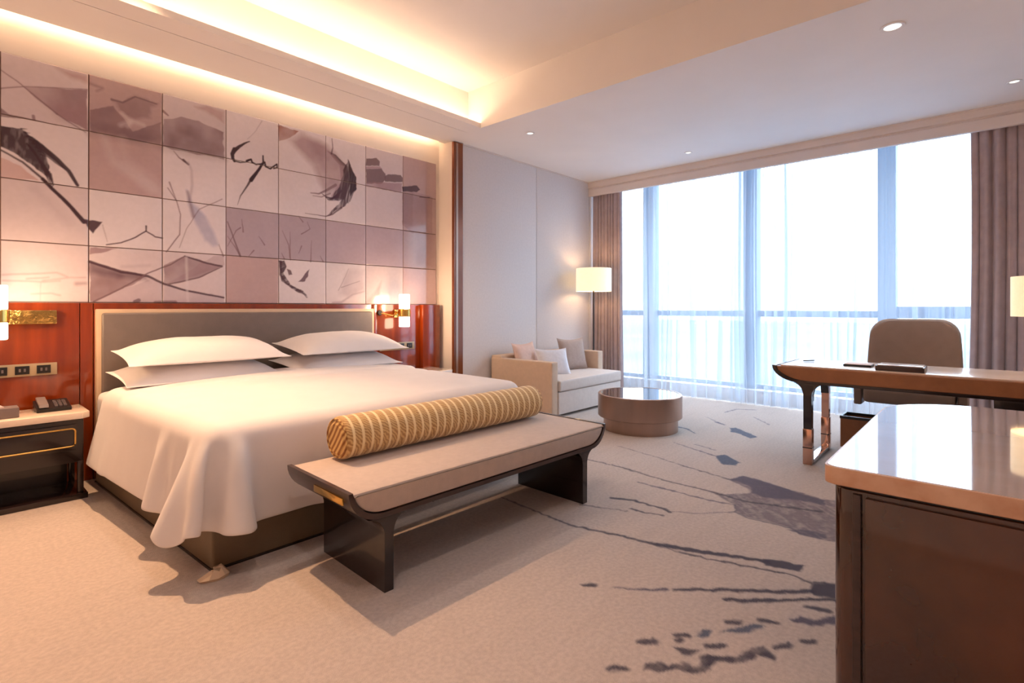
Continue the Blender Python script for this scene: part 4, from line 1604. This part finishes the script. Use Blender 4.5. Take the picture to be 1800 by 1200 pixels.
fl = thing('floor_lamp', 'floor lamp with lit cream drum shade in the corner behind the loveseat', 'lamp', (6.22, 4.10, 0))
bm = B()
lathe(bm, 6.22, 4.10, [(0.14, 0), (0.14, 0.015), (0.13, 0.022), (0.02, 0.03)], 28)
obj('base', bm, M['bronze'], fl)
bm = B()
tube(bm, [(6.22, 4.10, 0.02), (6.22, 4.10, 1.48)], 0.011, 10)
obj('pole', bm, M['espresso'], fl)
bm = B()
lathe(bm, 6.22, 4.10, [(0.245, 1.43), (0.245, 1.75)], 36, cap=False)
sh = obj('lamp_shade', bm, M['lampshade'], fl)
bm = B()
lathe(bm, 6.22, 4.10, [(0.022, 1.5), (0.035, 1.55), (0.03, 1.6), (0.01, 1.62)], 14)
obj('bulb', bm, emis('floor_lamp_bulb', (1, 0.66, 0.38), 17), fl)
bm = B()
for a in (0, 2 * PI / 3, 4 * PI / 3):
    tube(bm, [(6.22, 4.10, 1.5), (6.22 + 0.244 * math.cos(a), 4.10 + 0.244 * math.sin(a), 1.5)], 0.003, 6)
obj('shade_spider', bm, M['bronze'], fl)

# ------------------------------------------------------------------ oval bronze coffee table
ct = thing('coffee_table', 'low oval coffee table in brushed bronze with a glossy top before the loveseat', 'table', (4.77, 2.60, 0))
tcx, tcy = 4.77, 2.60
bm = B()
lathe(bm, tcx - 0.02, tcy - 0.02, [(0.36, 0.0), (0.36, 0.14)], 56)
obj('lower_drum', bm, M['bronze'], ct)
bm = B()
lathe(bm, tcx, tcy, [(0.405, 0.125), (0.41, 0.13), (0.41, 0.343), (0.405, 0.348), (0.385, 0.348), (0.385, 0.34)], 64)
obj('upper_drum', bm, M['bronze'], ct)
bm = B()
lathe(bm, tcx, tcy, [(0.383, 0.335), (0.383, 0.3455)], 64)
obj('glass_top', bm, mat('smoked_mirror_top', srgb(60, 60, 66), 0.03, coat=1.0, metal=0.6), ct)

#==DESK==
# ------------------------------------------------------------------ desk and what stands on it
desk = thing('writing_desk', 'long desk with curled end, brown leather apron and copper-footed leg before the window', 'desk',
             (4.86, 0.2, 0))
dX0, dX1 = 4.50, 5.20
ye, yw = 1.285, -0.945
# black under-tray, profile in (y, z), left end curls up
prof_o = [(yw, 0.618)]
prof_o += [(0.98, 0.618)]
for i in range(10):
    a = i / 9 * PI / 2
    prof_o.append((1.06 + (ye - 1.06) * math.sin(a) ** 0.9, 0.620 + 0.128 * (1 - math.cos(a)) ** 0.95))
prof_i = [(y - 0.018 - 0.012 * (k / 12.0), z + 0.02 if z < 0.70 else z) for k, (y, z) in enumerate(prof_o)]
prof_i[0] = (yw, 0.64)
bm = B()
prism(bm, prof_o + prof_i[::-1], dX0, dX1, 'X', 0.002)
obj('under_tray', bm, M['espresso'], desk)
bm = B()
ap = [(y - 0.002, z + 0.001) for y, z in prof_i]
ap = [(y, min(z, 0.742)) for y, z in ap]
prism(bm, [(yw, 0.742)] + ap, dX0 + 0.004, dX1 - 0.004, 'X', 0.012, 3)
obj('apron', bm, M['deskleather'], desk)
bm = B()
prism(bm, [(dX0 + 0.02, yw), (dX0 + 0.02, 1.20), (dX0 + 0.04, 1.232), (dX1 - 0.04, 1.232), (dX1 - 0.02, 1.20), (dX1 - 0.02, yw)],
      0.741, 0.752, 'Z', 0.003)
obj('desk_top', bm, M['desktop'], desk)
# leg frame at the left end: a loop standing across the depth
ly = 1.035


def leg_profile(bm, x0, x1, z0):
    pts = [(ly - 0.028, z0)]
    for i in range(7):
        a = i / 6 * PI / 2
        pts.append((ly - 0.028 - 0.09 * (1 - math.cos(a)), 0.53 + 0.09 * math.sin(a)))
    for i in range(7):
        a = (1 - i / 6) * PI / 2
        pts.append((ly + 0.028 + 0.07 * (1 - math.cos(a)), 0.53 + 0.09 * math.sin(a)))
    pts.append((ly + 0.028, z0))
    prism(bm, pts, x0, x1, 'X', 0.002)


bm = B()
leg_profile(bm, dX0 + 0.01, dX0 + 0.07, 0.27)
obj('leg', bm, M['espresso'], desk)
bm = B()
leg_profile(bm, dX1 - 0.10, dX1 - 0.04, 0.27)
lg2 = obj('leg', bm, M['copper'], desk)
# arched web joining the two leg tops
bm = B()
n = 10
pts = [(dX0 + 0.07, 0.618)]
for i in range(n + 1):
    a = i / n * PI
    pts.append(((dX0 + dX1) / 2 - 0.015 - 0.25 * math.cos(a), 0.48 + 0.115 * math.sin(a) ** 0.6))
pts.append((dX1 - 0.10, 0.618))
prism(bm, pts, ly - 0.028, ly + 0.028, 'Y')
obj('leg_web', bm, M['espresso'], desk)
for x0, x1 in ((dX0 + 0.006, dX0 + 0.074), (dX1 - 0.104, dX1 - 0.036)):
    bm = B()
    box(bm, x0, x1, ly - 0.031, ly + 0.031, 0.0, 0.272, 0.003)
    f = obj('foot_sleeve', bm, M['copper'], desk)
    bm = B()
    box(bm, x0 - 0.001, x1 + 0.001, ly - 0.032, ly + 0.032, 0.125, 0.133)
    obj('sleeve_joint', bm, M['espresso'], f)
bm = B()
box(bm, dX0 + 0.074, dX1 - 0.104, ly - 0.03, ly + 0.03, 0.0, 0.03, 0.003)
obj('floor_bar', bm, M['chrome'], desk)
bm = B()
box(bm, dX0 + 0.05, dX1 - 0.1, -0.80, -0.02, 0.55, 0.617, 0.004)
dd = obj('drawer', bm, M['espresso'], desk)
bm = B()
box(bm, dX0 + 0.04, dX0 + 0.052, -0.45, -0.30, 0.575, 0.59, 0.003)
obj('pull', bm, M['copper'], dd)
bm = B()
box(bm, dX0 + 0.02, dX1 - 0.06, -0.93, -0.88, 0, 0.618, 0.004)
obj('leg', bm, M['espresso'], desk)

df = thing('desk_folder', 'low dark brown box with a pale lid on the desk in front of the chair', 'box', (4.66, 0.46, 0.7525))
bm = B()
box(bm, 4.56, 4.78, 0.33, 0.61, 0.7525, 0.788, 0.004)
obj('case', bm, M['darkwood'], df)
bm = B()
box(bm, 4.57, 4.77, 0.34, 0.60, 0.788, 0.794, 0.002)
obj('lid', bm, M['desktop'], df)
np_ = thing('notepad', 'thin pad lying left of the brown box on the desk', 'notepad', (4.80, 0.74, 0.7525))
bm = B()
box(bm, 4.74, 4.90, 0.66, 0.84, 0.7525, 0.766, 0.002)
obj('cover', bm, M['black'], np_)
bm = B()
box(bm, 4.745, 4.895, 0.665, 0.835, 0.766, 0.770, 0.001)
obj('paper', bm, M['tissue'], np_)
bm = B()
tube(bm, [(4.93, 1.16, 0.757), (5.02, 1.10, 0.757)], 0.0045, 8)
tag(obj('pen', bm, M['black'], origin=(4.97, 1.13, 0.7525)), 'black pen lying near the curled left end of the desk', 'pen')

tl = thing('desk_lamp', 'lamp with square-topped lit cream shade at the right end of the desk', 'lamp', (4.98, -0.30, 0.752))
bm = B()
lathe(bm, 4.98, -0.30, [(0.09, 0.7525), (0.09, 0.765), (0.03, 0.775), (0.012, 0.79), (0.012, 1.18)], 24)
obj('base', bm, M['bronze'], tl)
bm = B()
lathe(bm, 4.98, -0.30, [(0.195, 1.142), (0.195, 1.412)], 36, cap=False)
obj('lamp_shade', bm, M['lampshade2'], tl)
bm = B()
lathe(bm, 4.98, -0.30, [(0.02, 1.19), (0.032, 1.23), (0.028, 1.28), (0.01, 1.3)], 14)
obj('bulb', bm, emis('desk_lamp_bulb', (1, 0.66, 0.36), 12), tl)

# ------------------------------------------------------------------ desk chair
ch = thing('desk_chair', 'taupe upholstered desk chair with rounded back facing the desk', 'chair', (5.62, 0.50, 0))
cx, cy = 5.62, 0.50


def curved_panel(bm, cx, cy, w, z0, z1, thick, bow, r, lean=0.0, n=22, m=14):
    """upright panel across Y, bowed towards +X, rounded upper corners"""
    grid = []
    for side in (0, 1):
        rows = []
        for j in range(m + 1):
            tz = 1 - (1 - j / m) ** 1.8
            z = z0 + (z1 - z0) * tz
            hz = z1 - z
            wd = w / 2
            if hz < r:
                wd = w / 2 - r + math.sqrt(max(0, r * r - (r - hz) ** 2))
            wd *= 1 - 0.10 * tz ** 2
            row = []
            for i in range(n + 1):
                s = -1 + 2 * i / n
                y = cy + s * wd
                edge = min(1, (1 - abs(s)) * 6, (1 - tz) * 7 + 0.05)
                tk = thick * (0.25 + 0.75 * math.sqrt(max(0, edge)))
                x = cx + lean * tz - bow * (s * wd / (w / 2)) ** 2 + (tk / 2 if side else -tk / 2)
                row.append(bm.verts.new((x, y, z)))
            rows.append(row)
        grid.append(rows)
    for side in (0, 1):
        g = grid[side]
        for j in range(m):
            for i in range(n):
                f = (g[j][i], g[j][i + 1], g[j + 1][i + 1], g[j + 1][i])
                bm.faces.new(f if side else f[::-1])
    a, b = grid
    for j in range(m):
        bm.faces.new((a[j][0], a[j + 1][0], b[j + 1][0], b[j][0]))
        bm.faces.new((a[j][n], b[j][n], b[j + 1][n], a[j + 1][n]))
    for i in range(n):
        bm.faces.new((a[0][i], b[0][i], b[0][i + 1], a[0][i + 1]))
        bm.faces.new((a[m][i], a[m][i + 1], b[m][i + 1], b[m][i]))


bm = B()
curved_panel(bm, cx + 0.24, cy, 0.66, 0.50, 1.085, 0.055, 0.10, 0.13, lean=0.04)
obj('backrest', bm, M['chair'], ch, smooth=1.2)
bm = B()
curved_panel(bm, cx + 0.275, cy, 0.69, 0.36, 1.10, 0.02, 0.10, 0.14, lean=0.04)
obj('back_shell', bm, M['chairrim'], ch, smooth=1.2)
bm = B()
box(bm, cx - 0.30, cx + 0.20, cy - 0.30, cy + 0.30, 0.40, 0.53, 0.04, 4)
obj('seat', bm, M['chair'], ch)
for s in (-1, 1):
    bm = B()
    y_ = cy + s * 0.345
    prism(bm, [(cx - 0.24, 0.37), (cx - 0.27, 0.58), (cx - 0.22, 0.61), (cx + 0.22, 0.64), (cx + 0.26, 0.37)],
          y_ - 0.03, y_ + 0.03, 'Y', 0.015, 3)
    obj('armrest', bm, M['chair'], ch)
bm = B()
lathe(bm, cx, cy, [(0.03, 0.06), (0.03, 0.40)], 16)
obj('column', bm, M['chrome'], ch)
for k in range(5):
    a = k * 2 * PI / 5 + 0.3
    bm = B()
    ex, ey = cx + 0.29 * math.cos(a), cy + 0.29 * math.sin(a)
    tube(bm, [(cx, cy, 0.10), (ex, ey, 0.07)], 0.016, 8)
    lg = obj('leg', bm, M['chrome'], ch)
    bm = B()
    lathe(bm, ex, ey, [(0.012, 0.0), (0.028, 0.004), (0.028, 0.05), (0.012, 0.056)], 12)
    obj('castor', bm, M['black'], lg)

wb = thing('waste_bin', 'low brown leather waste bin with black rim on the carpet under the desk', 'bin', (5.42, 0.98, 0))
bm = B()
x0, x1, y0, y1 = 5.30, 5.54, 0.66, 0.96
for q in ((x0, x1, y0, y0 + 0.012), (x0, x1, y1 - 0.012, y1), (x0, x0 + 0.012, y0 + 0.012, y1 - 0.012),
          (x1 - 0.012, x1, y0 + 0.012, y1 - 0.012)):
    box(bm, q[0], q[1], q[2], q[3], 0.0, 0.25)
box(bm, x0 + 0.012, x1 - 0.012, y0 + 0.012, y1 - 0.012, 0, 0.012)
obj('body', bm, M['deskleather'], wb)
bm = B()
for q in ((x0 - 0.004, x1 + 0.004, y0 - 0.004, y0 + 0.014), (x0 - 0.004, x1 + 0.004, y1 - 0.014, y1 + 0.004),
          (x0 - 0.004, x0 + 0.014, y0 + 0.014, y1 - 0.014), (x1 - 0.014, x1 + 0.004, y0 + 0.014, y1 - 0.014)):
    box(bm, q[0], q[1], q[2], q[3], 0.245, 0.268)
obj('rim', bm, M['black'], wb)

ot = thing('stool', 'low pinkish upholstered stool seen below the right end of the desk', 'stool', (5.75, -0.45, 0))
bm = B()
box(bm, 5.52, 5.98, -0.72, -0.06, 0.34, 0.47, 0.03, 4)
obj('seat', bm, M['pink'], ot)
bm = B()
box(bm, 5.54, 5.96, -0.70, -0.08, 0.30, 0.345, 0.004)
obj('frame', bm, M['darkwood'], ot)
for x in (5.56, 5.91):
    for y in (-0.68, -0.13):
        bm = B()
        box(bm, x, x + 0.035, y, y + 0.035, 0, 0.30, 0.003)
        obj('leg', bm, M['darkwood'], ot)

#==CONSOLE==
# ------------------------------------------------------------------ stone-topped console in the foreground
def console_outline(inset):
    x0, x1, y1, y0 = 1.72 + inset, 3.20 - inset, 0.355 - inset, Y_R + 0.005
    pts = [(x0, y0)]
    r = 0.03
    for i in range(7):
        a = i / 6 * PI / 2
        pts.append((x0 + r - r * math.cos(a), y1 - r + r * math.sin(a)))
    r = 0.34
    for i in range(13):
        a = i / 12 * PI / 2
        pts.append((x1 - r + r * math.sin(a), y1 - r + r * math.cos(a)))
    pts.append((x1, y0))
    return pts


con = thing('console', 'large console with pale polished stone top and glossy brown body in the right foreground', 'cabinet',
            (2.4, -0.2, 0))
bm = B()
prism(bm, console_outline(0.0), 0.700, 0.7495, 'Z', 0.004)
cto = obj('stone_top', bm, M['stoneedge'], con)
bm = B()
prism(bm, console_outline(0.006), 0.745, 0.7505, 'Z', 0.0006, 1)
obj('polished_face', bm, M['marbletop'], cto)
bm = B()
prism(bm, console_outline(0.022), 0.06, 0.688, 'Z', 0.004)
cbody = obj('body', bm, M['lacquer'], con)
bm = B()
prism(bm, console_outline(0.034), 0.0, 0.06, 'Z')
obj('plinth', bm, M['espresso'], con)
bm = B()
prism(bm, console_outline(0.03), 0.687, 0.701, 'Z')
obj('shadow_gap', bm, M['espresso'], con)
# front: stile and door with raised frame on the face towards the camera
bm = B()
box(bm, 1.730, 1.744, 0.265, 0.285, 0.07, 0.68, 0.002)
obj('stile', bm, M['darkwood'], cbody)
bm = B()
box(bm, 1.728, 1.743, -0.90, 0.255, 0.08, 0.675, 0.004)
dr = obj('door', bm, M['lacquer'], con)
bm = B()
box(bm, 1.718, 1.729, -0.35, -0.33, 0.30, 0.46, 0.003)
obj('handle', bm, M['copper'], dr)

#==SMALL==
# ------------------------------------------------------------------ ceiling fittings
def downlight(u, v, label, r=0.045):
    x, y = on_z(u, v, ZC)
    t_ = thing('downlight', label, 'light', (x, y, ZC - 0.008), 'recessed ceiling downlights')
    bm = B()
    lathe(bm, x, y, [(r * 0.7, ZC - 0.001), (r * 0.75, ZC - 0.005), (r, ZC - 0.007), (r * 1.05, ZC - 0.001)], 24, cap=False)
    obj('ring', bm, M['paint'], t_)
    bm = B()
    lathe(bm, x, y, [(r * 0.7, ZC - 0.0025), (r * 0.7, ZC - 0.0015)], 20)
    obj('lens', bm, M['lens'], t_)


downlight(932, 234, 'small round downlight in the ceiling near the bronze corner post')
downlight(1210, 268, 'small round downlight in the ceiling close to the left window bays')
downlight(1783, 143, 'small round downlight in the ceiling above the right drape')
downlight(1569, 47, 'larger round ceiling downlight nearest the camera on the lilac-white ceiling', 0.07)
